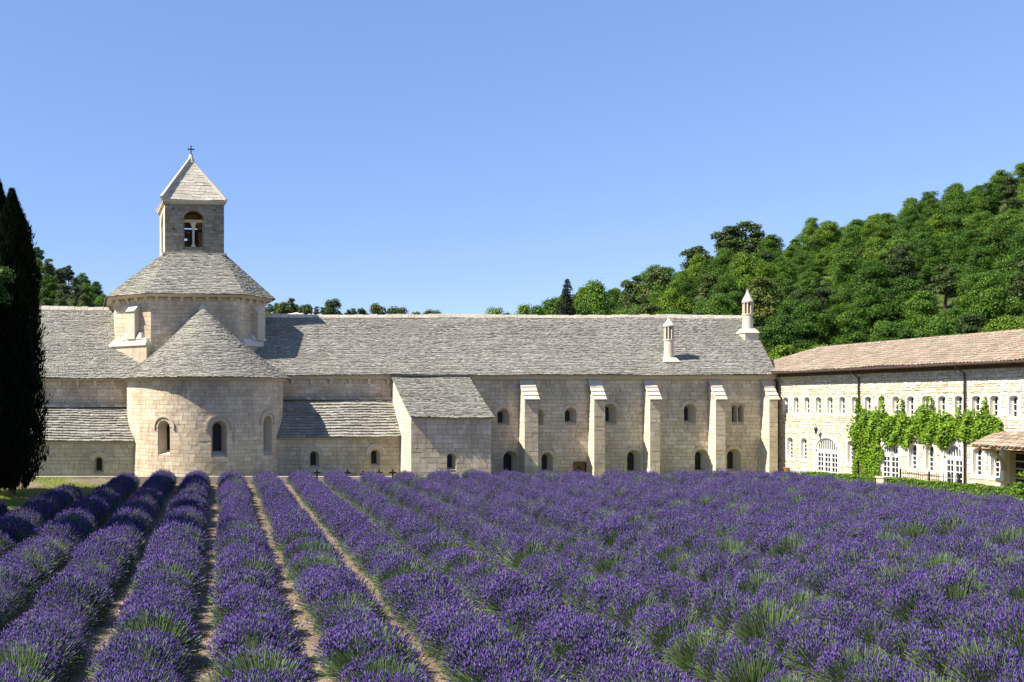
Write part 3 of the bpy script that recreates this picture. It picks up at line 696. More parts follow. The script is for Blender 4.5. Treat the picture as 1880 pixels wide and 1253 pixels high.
# ---- chimneys
def chimney(px, Y, pys, r, lab):
    X = sx(px, Y); zb, zbt, zs, zl, zt = (zz(p, Y) for p in pys); c = empty('chimney', (0, 0, 0), CH); tag(c, lab)
    bw = r*1.55
    m = MB(); m.hexa([(X-bw, Y-bw, zb-.9), (X+bw, Y-bw, zb-.9), (X+bw, Y+bw, zb-.9), (X-bw, Y+bw, zb-.9)], [(X-bw, Y-bw, zbt-.2), (X+bw, Y-bw, zbt-.2), (X+bw, Y+bw, zbt-.2), (X-bw, Y+bw, zbt-.2)]); m.build('base', 'trim', c)
    m = MB(); k = bw+.07; m.hexa([(X-k, Y-k, zbt-.2), (X+k, Y-k, zbt-.2), (X+k, Y+k, zbt-.2), (X-k, Y+k, zbt-.2)], [(X-r*1.1, Y-r*1.1, zbt+.1), (X+r*1.1, Y-r*1.1, zbt+.1), (X+r*1.1, Y+r*1.1, zbt+.1), (X-r*1.1, Y+r*1.1, zbt+.1)]); m.build('base_slab', 'white_stone', c)
    m = MB(); m.lathe((X, Y), [(r*1.12, zbt+.05), (r*1.06, zbt+.4), (r*.98, zs-.08), (r*1.12, zs-.06), (r*1.12, zs+.02), (0, zs+.03)], 20); m.build('shaft', 'white_stone', c, False)
    for i in range(8):
        t = 2*math.pi*(i+.3)/8; x, y = X+r*.86*math.cos(t), Y+r*.86*math.sin(t); m = MB(); m.lathe((x, y), [(.055, zs), (.055, zl)], 8); m.build('colonnette', 'trim', c, True)
    m = MB(); m.lathe((X, Y), [(r*.55, zs), (r*.55, zl)], 12); m.build('flue', 'void', c)
    m = MB(); m.lathe((X, Y), [(0, zl-.01), (r*1.15, zl-.01), (r*1.2, zl+.08), (r*.7, zl+(zt-zl)*.45), (r*.25, zl+(zt-zl)*.8), (.07, zl+(zt-zl)*.86), (.10, zl+(zt-zl)*.93), (0, zt)], 20); m.build('cap', 'white_stone', c)
chimney(1372.5, 63.9, (628, 607, 577, 556, 532), .30, 'taller chimney at the ridge end')
chimney(1228, 61.2, (672, 660, 624, 600, 582), .29, 'lower chimney standing on the slope')

# ------------------------------------------------------------------ the wing, wall plane X=39.2 facing left
WX = 39.2
Pw = plane((WX, 60, 0), (0, -1, 0), (-1, 0, 0))            # u runs from the church corner towards the camera
def wu(px): return 60-WX*FPX/(px-CX)
def wz(px, py): return H+(CY-py)*(60-wu(px))/FPX
UEND = 25.0; WE = 6.55
wops, upper, lower, doors = [], [], [], []
for k in range(24):
    u = wu(1441.2)+k*1.012
    if u > UEND-.5: break
    o = Op(u+.06, .24, 4.08, 4.98, rise=.14, ring=.12, full=True); upper.append(o)
for px in (1450.5, 1476, 1562, 1676, 1707, 1795, 1828):
    o = Op(wu(px), .27, 1.18, 2.38, rise=.17, ring=.14, full=True); lower.append(o)
for pa, pb in ((1497, 1538), (1616, 1650), (1732, 1768)):
    ua, ub = wu(pa), wu(pb); hf = (ub-ua)/2
    o = Op((ua+ub)/2, hf, .28, 2.62-min(hf, .75), rise=min(hf, .75), ring=.22, full=True); doors.append(o)
porch = Op(60-42.25, 1.45, .2, 2.45, rise=.1, ring=.0, full=True)
wops = upper+lower+doors+[porch]
ww = backing('wall', Pw, 0, UEND, -.1, WE, wops, -.016, 'rubble_mortar', WG)
stones('wing', Pw, 0, UEND, .05, WE, wops, 'rubble', ww, ch=(.11, .2), bw=(.13, .46), gap=.03, proud=(-.004, .022), wob=.026)
def surround(o, par, mat='plaster'):
    a = o.outline(); b = o.outline(r=o.ring); n = len(a); m = MB()
    V = [Pw(u, z, .008) for u, z in a]+[Pw(u, z, .008) for u, z in b]+[Pw(u, z, -.02) for u, z in b]
    F = [(i, (i+1) % n, n+(i+1) % n, n+i) for i in range(n)]+[(n+i, n+(i+1) % n, 2*n+(i+1) % n, 2*n+i) for i in range(n)]
    m.add(V, F); return m.build('surround', mat, par)
def gbox(m, u0, u1, z0, z1, w0, w1):
    m.hexa([Pw(u0, z0, w0), Pw(u1, z0, w0), Pw(u1, z0, w1), Pw(u0, z0, w1)], [Pw(u0, z1, w0), Pw(u1, z1, w0), Pw(u1, z1, w1), Pw(u0, z1, w1)])
def glazed(o, d, cols, rows, fw, sill=True):
    w = empty('window', (0, 0, 0), WG)
    surround(o, w)
    m = MB(); a = o.outline(); n = len(a)
    m.add([Pw(u, z, .006) for u, z in a]+[Pw(u, z, -d) for u, z in a], [(i, (i+1) % n, n+(i+1) % n, n+i) for i in range(n)]); m.build('reveal', 'plaster', w)
    m = MB(); m.add([Pw(u, z, -d+.003) for u, z in a], [tuple(range(n))]); m.build('pane', 'glass', w)
    m = MB(); b = [(o.u+(u-o.u)*(1-fw/o.half), (z-fw if z > o.zs else (z+fw if z < o.zb+.01 else z))) for u, z in a]
    m.add([Pw(u, z, -d+.06) for u, z in a]+[Pw(u, z, -d+.06) for u, z in b]+[Pw(u, z, -d) for u, z in b], [(i, (i+1) % n, n+(i+1) % n, n+i) for i in range(n)]+[(n+i, n+(i+1) % n, 2*n+(i+1) % n, 2*n+i) for i in range(n)])
    t = .016
    for i in range(1, cols):
        u = o.u-o.half+2*o.half*i/cols; gbox(m, u-t*1.4, u+t*1.4, o.zb, o.top()-.03, -d+.05, -d)
    for j in range(1, rows):
        z = o.zb+(o.zs-o.zb)*j/rows*1.02; gbox(m, o.u-o.half, o.u+o.half, z-t, z+t, -d+.045, -d)
    m.build('frame', 'whitewood', w)
    return w
for o in upper: glazed(o, .22, 2, 3, .045)
for o in lower: glazed(o, .24, 2, 5, .05)
for di, o in enumerate(doors):
    d = .14; w = empty('door', (0, 0, 0), WG); surround(o, w)
    a = o.outline(); n = len(a); m = MB()
    m.add([Pw(u, z, .006) for u, z in a]+[Pw(u, z, -d) for u, z in a], [(i, (i+1) % n, n+(i+1) % n, n+i) for i in range(n)]); m.build('reveal', 'plaster', w)
    m = MB(); m.add([Pw(u, z, -d+.003) for u, z in a], [tuple(range(n))]); m.build('pane', 'glass', w)
    m = MB(); f = .07; b = [(o.u+(u-o.u)*(1-f/o.half), (z-f if z > o.zs else z)) for u, z in a]
    m.add([Pw(u, z, -d+.08) for u, z in a]+[Pw(u, z, -d+.08) for u, z in b]+[Pw(u, z, -d) for u, z in b], [(i, i+1, n+i+1, n+i) for i in range(n-1)]+[(n+i, n+i+1, 2*n+i+1, 2*n+i) for i in range(n-1)])
    gbox(m, o.u-o.half, o.u+o.half, o.zs-.12, o.zs+.02, -d+.08, -d); gbox(m, o.u-o.half, o.u+o.half, o.zb, o.zb+.12, -d+.07, -d)
    m.build('frame', 'whitewood', w)
    m = MB(); u = o.u-o.half+.17                      # slatted fanlight
    while u < o.u+o.half-.1:
        hh = o.rise*math.sqrt(max(0, 1-((u-o.u)/o.half)**2)); gbox(m, u-.02, u+.02, o.zs, o.zs+hh-.03, -d+.06, -d); u += .16
    m.build('fanlight_slats', 'whitewood', w)
    nl = 3 if di == 0 else 2; lw = 2*(o.half-.06)/nl
    for i in range(nl):                                # leaves with glazing bars
        u0 = o.u-o.half+.06+i*lw; m = MB(); z1 = o.zs-.12
        gbox(m, u0, u0+.07, o.zb, z1, -d+.065, -d); gbox(m, u0+lw-.07, u0+lw, o.zb, z1, -d+.065, -d)
        gbox(m, u0+lw/2-.018, u0+lw/2+.018, o.zb, z1, -d+.05, -d)
        for j in range(1, 5): z = o.zb+(z1-o.zb)*j/5; gbox(m, u0, u0+lw, z-.02, z+.02, -d+.05, -d)
        gbox(m, u0, u0+lw, z1-.07, z1, -d+.06, -d); m.build('leaf', 'whitewood', w)
# porch recess and brown glazed door
w = empty('porch_door', (0, 0, 0), WG); tag(w, 'brown glazed door under the little canopy'); o = porch; d = .55
a = o.outline(); n = len(a); m = MB(); m.add([Pw(u, z, 0) for u, z in a]+[Pw(u, z, -d) for u, z in a], [(i, (i+1) % n, n+(i+1) % n, n+i) for i in range(n)]); m.build('reveal', 'rubble', w)
m = MB(); m.add([Pw(u, z, -d+.003) for u, z in a], [tuple(range(n))]); m.build('pane', 'glass', w)
m = MB(); ua, ub = o.u-o.half, o.u+o.half
for u in (ua+.06, ua+.16, ua+.8, ua+1.45, ua+2.1, ub-.1): gbox(m, u-.05, u+.05, .2, 2.45, -d+.09, -d)
for z in (.3, .75, 1.2, 1.65, 2.0, 2.4): gbox(m, ua, ub, z-.035, z+.035, -d+.08, -d)
m.build('frame', 'palewood', w)
# canal tile roofs
def canal(reg, O, U, V, length, vlen, roof, tw=.2, tl=.36, ulim=None, seg=5, upto=1e9):
    Ps = slope(O, U, V); nc = int(length/tw); nr = int(vlen/tl)+1
    for i in range(nc):
        uo = R.uniform(-.015, .015)
        for j in range(nr):
            u = (i+.5)*tw+uo+R.uniform(-.012, .012); v = j*tl+R.uniform(-.03, .03)-.06
            lim = ulim(v) if ulim else (0, length)
            if u < lim[0] or u > lim[1] or v > vlen-.12: continue
            r = tw*.46*R.uniform(.94, 1.05); v2 = min(v+tl*1.12, vlen+.05); lo_, hi = .055, .028; V_ = []
            for vv, rr, ww_ in ((v, r, lo_), (v2, r*.82, hi)):
                for s in range(seg+1):
                    t = math.pi*s/seg; V_.append(Ps(u-rr*math.cos(t), vv, ww_-.02+rr*.8*math.sin(t)))
            V_ += [Ps(u-(r-.02)*math.cos(math.pi*s/seg), v+.002, lo_-.03+(r-.02)*.7*math.sin(math.pi*s/seg)) for s in range(seg+1)]
            k = seg+1; F = [(s, s+1, k+s+1, k+s) for s in range(seg)]+[(2*k+s, 2*k+s+1, s+1, s) for s in range(seg)]
            piece(reg, 'roof_tile', V_, F, 'tile', roof)
wr = empty('roof', (0, 0, 0), WG); tag(wr, 'low roof of faded clay tiles')
HX, RX, WRZ, EVZ = WX-.55, WX+4.0, 8.38, 6.72
vv = Vector((RX-HX, 0, WRZ-EVZ)); Lw = vv.length
m = MB(); m.quad((HX, 64.5, EVZ), (HX, 33, EVZ), (RX, 33, WRZ), (RX, 62, WRZ)); m.quad((RX, 62, WRZ), (RX, 33, WRZ), (RX+4.5, 33, EVZ), (RX+4.5, 66, EVZ)); m.add([(HX, 64.5, EVZ), (RX, 62, WRZ), (RX+4.5, 66, EVZ)], [(0, 1, 2)]); m.build('bedding', 'deck', wr)
canal('wing', (HX-.02, 64.5, EVZ+.02), (0, -1, 0), vv, 31.0, Lw, wr, ulim=lambda v: (2.6*v/Lw, 31))
Vh = Vector((RX-(HX+RX+4.5)/2, 62-65.2, WRZ-EVZ))
m = MB(); y = 62.0
while y > 34:      # ridge tiles
    m.tube([(RX, y, WRZ+.03), (RX, y-.4, WRZ+.05)], [.12, .14], 8); y -= .38
m.build('ridge_tiles', 'tile', wr)
# soffit, rafters, gutter
m = MB(); m.quad((HX+.02, 64.4, EVZ-.03), (HX+.02, 34, EVZ-.03), (WX+.02, 34, EVZ+.12), (WX+.02, 64.4, EVZ+.12)); m.build('soffit', 'darkwood', WG)
m = MB(); m.box(WX-.16, WX, 34.5, 60, WE-.12, WE+.3); m.build('wall_plate', 'darkwood', WG)
y = 59.2
while y > 35:
    m = MB(); m.hexa([(HX+.06, y-.06, EVZ-.17), (WX, y-.06, EVZ-.05), (WX, y+.06, EVZ-.05), (HX+.06, y+.06, EVZ-.17)], [(HX+.06, y-.06, EVZ-.05), (WX, y-.06, EVZ+.1), (WX, y+.06, EVZ+.1), (HX+.06, y+.06, EVZ-.05)]); m.build('rafter', 'darkwood', WG); y -= 1.15
m = MB()
m.tube([(HX-.04, 60.4, EVZ-.045), (HX-.04, 34, EVZ-.045)], .065, 10); m.build('gutter', 'pipe', WG)
def downpipe(px, X=WX):
    y = 60-wu(px); m = MB(); m.tube([(HX-.03, y, EVZ-.08), (HX+.05, y, EVZ-.2), (X-.09, y, EVZ-.5), (X-.09, y, .25)], .045, 8); m.build('downpipe', 'pipe', WG, True)
downpipe(1579); downpipe(1774)
m = MB(); m.tube([(HX+.1, 59.9, EVZ-.1), (XE-.05, WY-.12, 6.1), (XE-.05, WY-.12, .4)], .06, 8); m.build('downpipe', 'iron', WG, True)
# canopy over the porch door
cp = empty('canopy', (0, 0, 0), WG); tag(cp, 'small tiled canopy on curved wooden brackets')
cv = Vector((WX-37.85, 0, .62))
m = MB(); m.hexa([(37.86, 43.75, 2.62), (WX, 43.75, 3.24), (WX, 38.5, 3.24), (37.86, 38.5, 2.62)], [(37.86, 43.75, 2.70), (WX, 43.75, 3.30), (WX, 38.5, 3.30), (37.86, 38.5, 2.70)]); m.build('boards', 'palewood', cp)
canal('wing', (37.84, 43.8, 2.73), (0, -1, 0), cv, 5.2, cv.length, cp)
for y in (43.45, 41.0):
    m = MB(); pts = [(WX-.05-1.0*(1-math.cos(t))-.02, y, 1.55+1.05*math.sin(t)) for t in np.linspace(0, math.pi/2, 7)]; m.tube(pts, .075, 6); m.build('bracket', 'palewood', cp)
    m = MB(); m.box(37.95, WX, y-.07, y+.07, 2.56, 2.66); m.build('beam', 'palewood', cp)
# outside stub of the wing beyond the frame: end wall
m = MB(); m.add([(WX, 35, 0), (WX+8.5, 35, 0), (WX+8.5, 35, EVZ), (RX, 35, WRZ-.05), (WX, 35, EVZ)], [(0, 1, 2, 3, 4)]); m.build('end_wall', 'rubble', WG)

# things on the wing
def wall_lamp(px, py, lab):
    u = wu(px); z = wz(px, py); L = empty('wall_lantern', Pw(u, z, 0)); tag(L, lab, 'lantern', 'iron lanterns on the wing')
    m = MB(); m.tube([Pw(u, z+.28, 0), Pw(u, z+.34, .2), Pw(u, z+.24, .3)], .015, 6); m.build('arm', 'iron', L)
    c = Pw(u, z, .3); m = MB(); m.lathe(c, [(.05, z-.18), (.12, z+.1)], 6); m.build('glass', 'glass', L)
    m = MB(); m.lathe(c, [(.15, z+.1), (.06, z+.2), (0, z+.26)], 6); m.lathe(c, [(.07, z-.2), (.07, z-.17), (0, z-.17)], 6); m.build('cover', 'iron', L)
wall_lamp(1507, 791, 'small iron lantern on the wing above the widest white door, outer one')
wall_lamp(1740, 803, 'small iron lantern hanging among the creeper leaves')
u = wu(1448); z = wz(1448, 862); F_ = empty('wall_pot', Pw(u, z, 0)); tag(F_, 'terracotta pot fixed low on the rubble wall beside the downpipe', 'pot')
m = MB(); c = Pw(u, z, .14); m.lathe(c, [(.03, z-.2), (.1, z-.15), (.16, z+.06), (.19, z+.08), (.19, z+.12), (.15, z+.12), (.12, z)], 14); m.build('bowl', 'terracotta', F_)
m = MB(); m.tube([Pw(u, z+.02, 0), Pw(u, z+.02, .1)], .02, 6); m.build('bracket', 'iron', F_)

# ------------------------------------------------------------------ kerb, crosses, fence, pier
K = empty('kerb', (0, 53.55, 0)); tag(K, 'low pale stone kerb along the church lawn', kind='structure')
x = -15.0
while x < 18.4:
    w = R.uniform(.9, 1.5); m = MB(); m.box(x+.006, x+w-.006, 53.42+R.uniform(0, .01), 53.7, -.05, TZ+R.uniform(.02, .035)); m.build('stone', 'trim', K); x += w
for i, (px, hh) in enumerate(((582, .62), (638, .66), (667, .52), (696, .6), (721, .66))):
    Y = 53.3; X = sx(px, Y); zc = zz(862 if i != 2 else 865, Y); c = tag(empty('grave_cross', (X, Y, 0)), 'small dark iron cross standing at the lavender edge, %s from the apse' % ['first', 'second', 'third', 'fourth', 'fifth'][i], 'cross', 'iron crosses before the chapel')
    m = MB(); m.box(X-.045, X+.045, Y-.03, Y+.03, 0, zc); m.build('upright', 'iron', c)
    m = MB(); m.box(X-.2, X+.2, Y-.038, Y+.038, zc-.24, zc-.15); m.build('crossbar', 'iron', c)
fn = tag(empty('iron_fence', (38.0, 46, 0)), 'thin iron railing between the clipped hedge and the white doors', 'fence')
y = 48.2
while y > 44.6:
    m = MB(); m.tube([(38.0, y, 0), (38.0, y, 1.22+R.uniform(0, .02)), (38.0, y, 1.3)], [.011, .011, .001], 5); m.build('bar', 'iron', fn); y -= .14
for z in (.35, 1.08):
    m = MB(); m.box(37.99, 38.01, 44.6, 48.25, z-.015, z+.015); m.build('rail', 'iron', fn)
for y in (48.25, 46.4, 44.6):
    m = MB(); m.box(37.97, 38.03, y-.03, y+.03, 0, 1.3); m.build('post', 'iron', fn)
pr_ = tag(empty('stone_pier', (37.0, 47.95, 0)), 'low pale stone pier in the gap between the two hedges', 'pier')
m = MB(); m.box(36.72, 37.28, 47.75, 48.25, -.05, .82); m.build('shaft', 'trim', pr_)
m = MB(); m.box(36.68, 37.32, 47.70, 48.30, .82, .9); m.build('cap', 'white_stone', pr_)

# ------------------------------------------------------------------ vegetation helpers (numpy)
def poly_mesh(name, V, size, mats, midx=None):
    """V: (n, size, 3) polygons with their own vertices"""
    n = len(V); me = bpy.data.meshes.new(name); me.vertices.add(n*size); me.loops.add(n*size); me.polygons.add(n)
    me.vertices.foreach_set('co', np.ascontiguousarray(V, dtype=np.float32).ravel())
    me.loops.foreach_set('vertex_index', np.arange(n*size, dtype=np.int32))
    me.polygons.foreach_set('loop_start', np.arange(0, n*size, size, dtype=np.int32))
    for mm in mats: me.materials.append(M[mm])
    if midx is not None: me.polygons.foreach_set('material_index', midx.astype(np.int32))
    me.update(); return me
def unit(v): return v/np.maximum(np.linalg.norm(v, axis=1, keepdims=True), 1e-9)
def leaves(rg, C, Nr, size, aspect=1.0, jit=.7, droop=0):
    """leaf rhombs at points C with normals roughly Nr"""
    n = len(C); nn = unit(Nr+rg.normal(0, jit, (n, 3))); t = unit(np.cross(nn, rg.normal(0, 1, (n, 3)))); b = np.cross(nn, t)
    s = (size*rg.uniform(.6, 1.3, n))[:, None]; t = t*s*.5; b = b*s*.5*aspect
    mid = nn*s*.06
    return np.stack([C-t, C-b*.9+mid, C+t*1.1, C+b*.9+mid], 1)
def blob_points(rg, blobs, per_area, shell=(.72, 1.05)):
    Cs, Ns = [], []
    for (x, y, z, rx, rz) in blobs:
        n = max(20, int(per_area*rx*rx)); d = unit(rg.normal(0, 1, (n, 3))); d[:, 2] = np.where(d[:, 2] < -.55, -d[:, 2], d[:, 2])
        r = rg.uniform(*shell, n)[:, None]
        Cs.append(np.array([x, y, z])+d*r*np.array([rx, rx, rz])); Ns.append(d)
    return np.concatenate(Cs), np.concatenate(Ns)
def trunk_mesh(name, rg, h, r, limbs, lean=.1, mat='bark'):
    mb = MB(); p = [Vector((0, 0, -.6))]; x = y = 0
    for i in range(1, 6):
        x += rg.uniform(-lean, lean)*h/5; y += rg.uniform(-lean, lean)*h/5; p.append(Vector((x, y, h*i/5)))
    mb.tube(p, [r*1.25, r, r*.88, r*.75, r*.6, r*.4], 8)
    for (tx, ty, tz) in limbs:
        k = rg.randint(2, 5); a = p[k]; b = Vector((tx, ty, tz)); mb.tube([a, a.lerp(b, .5)+Vector((0, 0, .15*(b-a).length*.3)), b], [r*.45, r*.3, r*.1], 6)
    me = bpy.data.meshes.new(name); me.from_pydata([tuple(v) for v in mb.V], [], mb.F); me.materials.append(M[mat]); me.update(); return me
def broadleaf(seed, h, w, nb, leaf, per, mat, base=.28, flat=.8, name='tree'):
    rg = np.random.RandomState(seed); bl = []
    for i in range(nb):
        t = rg.uniform(0, 1); z = h*(base+(1-base-.12)*t); ang = rg.uniform(0, 6.28); rr = w*.5*rg.uniform(.1, .75)*math.sin(math.pi*min(1, .22+.7*t))**.7
        r = w*rg.uniform(.08, .21)*(1.1-.35*t); bl.append((rr*math.cos(ang), rr*math.sin(ang), z, r, r*flat))
    C, Nr = blob_points(rg, bl, per, (.45, 1.16))
    # stray sprigs break the outline
    m = int(len(C)*.10); idx = rg.randint(0, len(C), m); C2 = C[idx]+Nr[idx]*rg.uniform(.1, .45, m)[:, None]*w*.1; C = np.concatenate([C, C2]); Nr = np.concatenate([Nr, Nr[idx]])
    crown = poly_mesh(name+'_crown', leaves(rg, C, Nr+np.array([0, 0, .35]), leaf), 4, [mat])
    return trunk_mesh(name+'_trunk', rg, h*.7, w*.032+.05, [(b[0], b[1], b[2]) for b in bl[:9]]), crown
def conifer(seed, h, w, tiers, leaf, per, mat, base=.12, name='fir'):
    rg = np.random.RandomState(seed); bl = []
    for i in range(tiers):
        t = i/(tiers-1); z = h*(base+(1-base-.03)*t); rad = w*.5*(1-t)**.85+.12
        for k in range(4+int(4*(1-t))):
            a = 2.4*k+i*.9+rg.uniform(-.3, .3); q = rad*rg.uniform(.3, .85); r = rad*.34+.2; bl.append((q*math.cos(a), q*math.sin(a), z-.22*q, r, r*.85))
    C, Nr = blob_points(rg, bl, per); return trunk_mesh(name+'_trunk', rg, h*.9, w*.03+.06, [], .01), poly_mesh(name+'_crown', leaves(rg, C, Nr, leaf, .5), 4, [mat])
def plant_tree(name, meshes, loc, s, rz, label, cat='tree', group=None, sz=None, tilt=0):
    t = empty(name, loc); t.scale = (s, s, sz or s); t.rotation_euler = (tilt, 0, rz); tag(t, label, cat, group)
    for nm, me in (('trunk', meshes[0]), ('crown', meshes[1])):
        o = bpy.data.objects.new(nm, me); COL.objects.link(o); o.parent = t
    return t
ORD = ['first', 'second', 'third', 'fourth', 'fifth', 'sixth', 'seventh', 'eighth', 'ninth', 'tenth', 'eleventh', 'twelfth', 'thirteenth', 'fourteenth', 'fifteenth', 'sixteenth', 'seventeenth', 'eighteenth', 'nineteenth', 'twentieth']
def ordn(i):
    if i < 20: return ORD[i]
    tens = {2: 'twenty', 3: 'thirty', 4: 'forty', 5: 'fifty', 6: 'sixty'}[(i+1)//10]; u = (i+1) % 10
    return {'twenty': 'twentieth', 'thirty': 'thirtieth', 'forty': 'fortieth', 'fifty': 'fiftieth', 'sixty': 'sixtieth'}[tens] if u == 0 else tens+'-'+ORD[u-1]

# ------------------------------------------------------------------ hills
def interp(tab):
    xs, ys = zip(*tab); return lambda x: float(np.interp(x, xs, ys))
sky_r = interp([(700, 600), (885, 588), (925, 575), (1000, 560), (1100, 540), (1150, 528), (1210, 505), (1250, 490), (1300, 468), (1345, 440), (1375, 436), (1450, 428), (1500, 420), (1580, 403), (1650, 385), (1720, 360), (1790, 335), (1880, 302), (2100, 250), (2600, 200)])
def hill_z(x, y):
    px = CX+x*FPX/y; Yc = 185.0; zc = H+(CY-sky_r(px))*Yc/FPX-5.2
    t = (y-82)/(Yc-82); t = max(0, t)
    z = 1.5+(zc-1.5)*(t**.9 if t < 1 else 1+.0*(t-1))
    return max(-.2, z-(0 if y > 82 else (82-y)*.5)) + .5*math.sin(x*.11+y*.07)*min(1, max(0, t*3))
grid('hill', 25, 330, 72, 230, 70, 50, hill_z, 'underwood', 'dry grassy ground of the wooded hill behind the wing')
sky_l = interp([(-900, 380), (-200, 425), (60, 470), (100, 482), (150, 512), (190, 545), (220, 566), (260, 590), (300, 605), (420, 640)])
def hill_lz(x, y):
    px = CX+x*FPX/y; Yc = 170.0; zc = H+(CY-sky_l(px))*Yc/FPX-3.2; t = max(0, (y-95)/(Yc-95)); return max(-.2, .5+(zc-.5)*min(1, t**.9))
grid('hill', -190, 12, 88, 210, 50, 30, hill_lz, 'underwood', 'ground of the dark wooded hill behind the cypress')
sky_m = interp([(380, 640), (470, 580), (505, 566), (560, 572), (660, 583), (720, 592), (800, 598), (950, 610), (1100, 640)])
def hill_mz(x, y):
    px = CX+x*FPX/y; Yc = 260.0; zc = H+(CY-sky_m(px))*Yc/FPX-1.6; t = max(0, (y-200)/(Yc-200)); return max(-.2, .5+(zc-.5)*min(1, t))
grid('hill', 5, 130, 190, 300, 60, 30, hill_mz, 'underwood', 'ground of the low ridge behind the church roof')

oaks = [broadleaf(10+i, 8.5+.6*(i % 3), 7.0+.5*(i % 2), 70, .17, 430, 'oak', .10, name='oak') for i in range(6)]
pines = [broadleaf(40+i, 10, 6.2, 40, .22, 330, 'pine', .38, .6, name='pine') for i in range(3)]
firs = [conifer(60, 13, 4.6, 40, .2, 380, 'fir')]
round_pines = [broadleaf(50+i, 9.6, 6.6, 46, .22, 330, 'pine', .08, .8, name='round_pine') for i in range(3)]
WOOD = R
def wood(zf, tiers, px0, px1, step, label, group, names, top_px=0, mix_pine=.15, hs=1.0, zmin=2.0):
    for ti, Y in enumerate(tiers):
        px = px0+R.uniform(0, step); k = 0
        while px < px1:
            y = Y+R.uniform(-4, 4); x = (px-CX)*y/FPX; z = zf(x, y)
            if z > zmin:
                pine = R.random() < mix_pine; me = R.choice(pines if pine else oaks); s = R.uniform(.68, 1.08)*hs
                plant_tree('pine_tree' if pine else 'oak_tree', me, (x, y, z-.3), s, R.uniform(0, 6.28), label % (('dark pine' if pine else 'leafy green oak'), ordn(ti), ordn(k)), 'tree', group, s*R.uniform(.85, 1.15)); k += 1
            px += step*R.uniform(.7, 1.3)*120/Y
wood(hill_z, (87, 95, 103, 112, 122, 132, 143, 155, 168, 181), 1010, 1960, 54, '%s of right hill, %s tier up, %s from left', 'trees of the right hillside wood', None, hs=.80, mix_pine=.10, zmin=2.2)
wood(hill_lz, (112, 124, 136, 150, 165, 174), 40, 240, 30, '%s on hill beside the cypress, %s tier up, %s from left', 'trees of the wood behind the cypress', None, mix_pine=.5, hs=.62, zmin=3)
wood(hill_mz, (236, 250, 262), 470, 690, 25, '%s of low ridge behind roof, %s tier up, %s from lantern', 'trees of the low ridge', None, mix_pine=.5, hs=.55, zmin=1)
def single(me, px, py_top, Y, h0, label, name='pine_tree', w=1.0, base=None):
    zt = H+(CY-py_top)*Y/FPX; x = (px-CX)*Y/FPX; zb = base if base is not None else zt-h0; s = (zt-zb)
    return zb, zt, x
def skyline(name, me, mh, px, py_top, Y, hgt, label, wide=1.0):
    zt = H+(CY-py_top)*Y/FPX; x = (px-CX)*Y/FPX; sc = hgt/mh
    plant_tree(name, me, (x, Y, zt-hgt), sc*wide, R.uniform(0, 6), label, 'tree', 'skyline trees', sc)
for px, py, Y, hg, wd, lb in ((612, 543, 150, 8, 1.0, 'round dark pine standing highest on the ridge right of the lantern'), (692, 551, 140, 8, 1.0, 'round-headed dark pine on the skyline, second right of the lantern'),
        (728, 556, 140, 8, 1.25, 'broad dark pine on the skyline above the church ridge'), (762, 566, 145, 7, .8, 'small pine in the skyline gap above the church ridge'), (792, 562, 140, 7.5, 1.15, 'last dark pine before the open sky above the ridge'), (662, 563, 150, 6.5, 1.2, 'low bushy pine on the skyline behind the church ridge'), (560, 553, 160, 7, 1.4, 'wide low pine above the pale rock on the ridge'), (520, 550, 155, 7, 1.1, 'dark pine half hidden behind the lantern')):
    skyline('pine_tree', R.choice(round_pines), 9.6, px, py, Y, hg, lb, wd*.85)
skyline('fir_tree', firs[0], 13.4, 1041, 503, 105, 14, 'tall dark pointed fir above the long roof', .95)
for px, py, Y, hg, wd, lb in ((962, 548, 115, 11, .8, 'light green slender tree rising left of the dark fir'), (935, 565, 118, 9, .8, 'smallest pale tree at the left end of the right wood'), (1003, 537, 112, 11, .9, 'feathery green tree touching the dark fir on the left'), (1088, 520, 112, 12, 1.0, 'tall green tree just right of the dark fir'), (908, 573, 125, 8, 1.0, 'low bush-like tree starting the right wood'),
        (1065, 545, 108, 10, .9, 'green tree between the dark fir and the next tall one')):
    skyline('slender_tree', R.choice(oaks), 8.6, px, py, Y, hg, lb, wd*.75)
for px, py, Y, hg, wd, lb in ((1155, 508, 150, 12, .6, 'thin dark pine poking above the wood'), (1211, 484, 165, 13, .75, 'dark pine on the skyline left of the big hill'), (1277, 445, 178, 12, 1.0, 'dark umbrella pine on the hill shoulder'), (1372, 398, 182, 13, 1.3, 'largest dark pine crowning the first hilltop'), (1340, 408, 182, 12, 1.0, 'dark pine beside the largest hilltop pine')):
    skyline('pine_tree', R.choice(pines), 9.6, px, py, Y, hg, lb, wd)
# pale rock outcrop on the ridge
def rock(name, c, r, label, seed):
    rg = np.random.RandomState(seed); V = []; F = []; n, k = 14, 8
    for j in range(k+1):
        for i in range(n):
            t = 2*math.pi*i/n; p = math.pi*j/k-math.pi/2; q = 1+rg.uniform(-.22, .22); V.append((c[0]+r[0]*q*math.cos(p)*math.cos(t), c[1]+r[1]*q*math.cos(p)*math.sin(t), c[2]+r[2]*q*math.sin(p)))
    for j in range(k):
        for i in range(n): F.append((j*n+i, j*n+(i+1) % n, (j+1)*n+(i+1) % n, (j+1)*n+i))
    tag(mesh_obj(name, V, F, 'white_stone'), label, 'rock', 'pale rocks on the ridge')
for i, (px, py, w_) in enumerate(((528, 580, 1.2), (545, 578, 1.5), (570, 580, 1.0))):
    p = at(px, py+3, 148); rock('rock_outcrop', p, (w_, 1.5, .5), 'pale limestone outcrop on the ridge, %s from the lantern' % ORD[i], i)

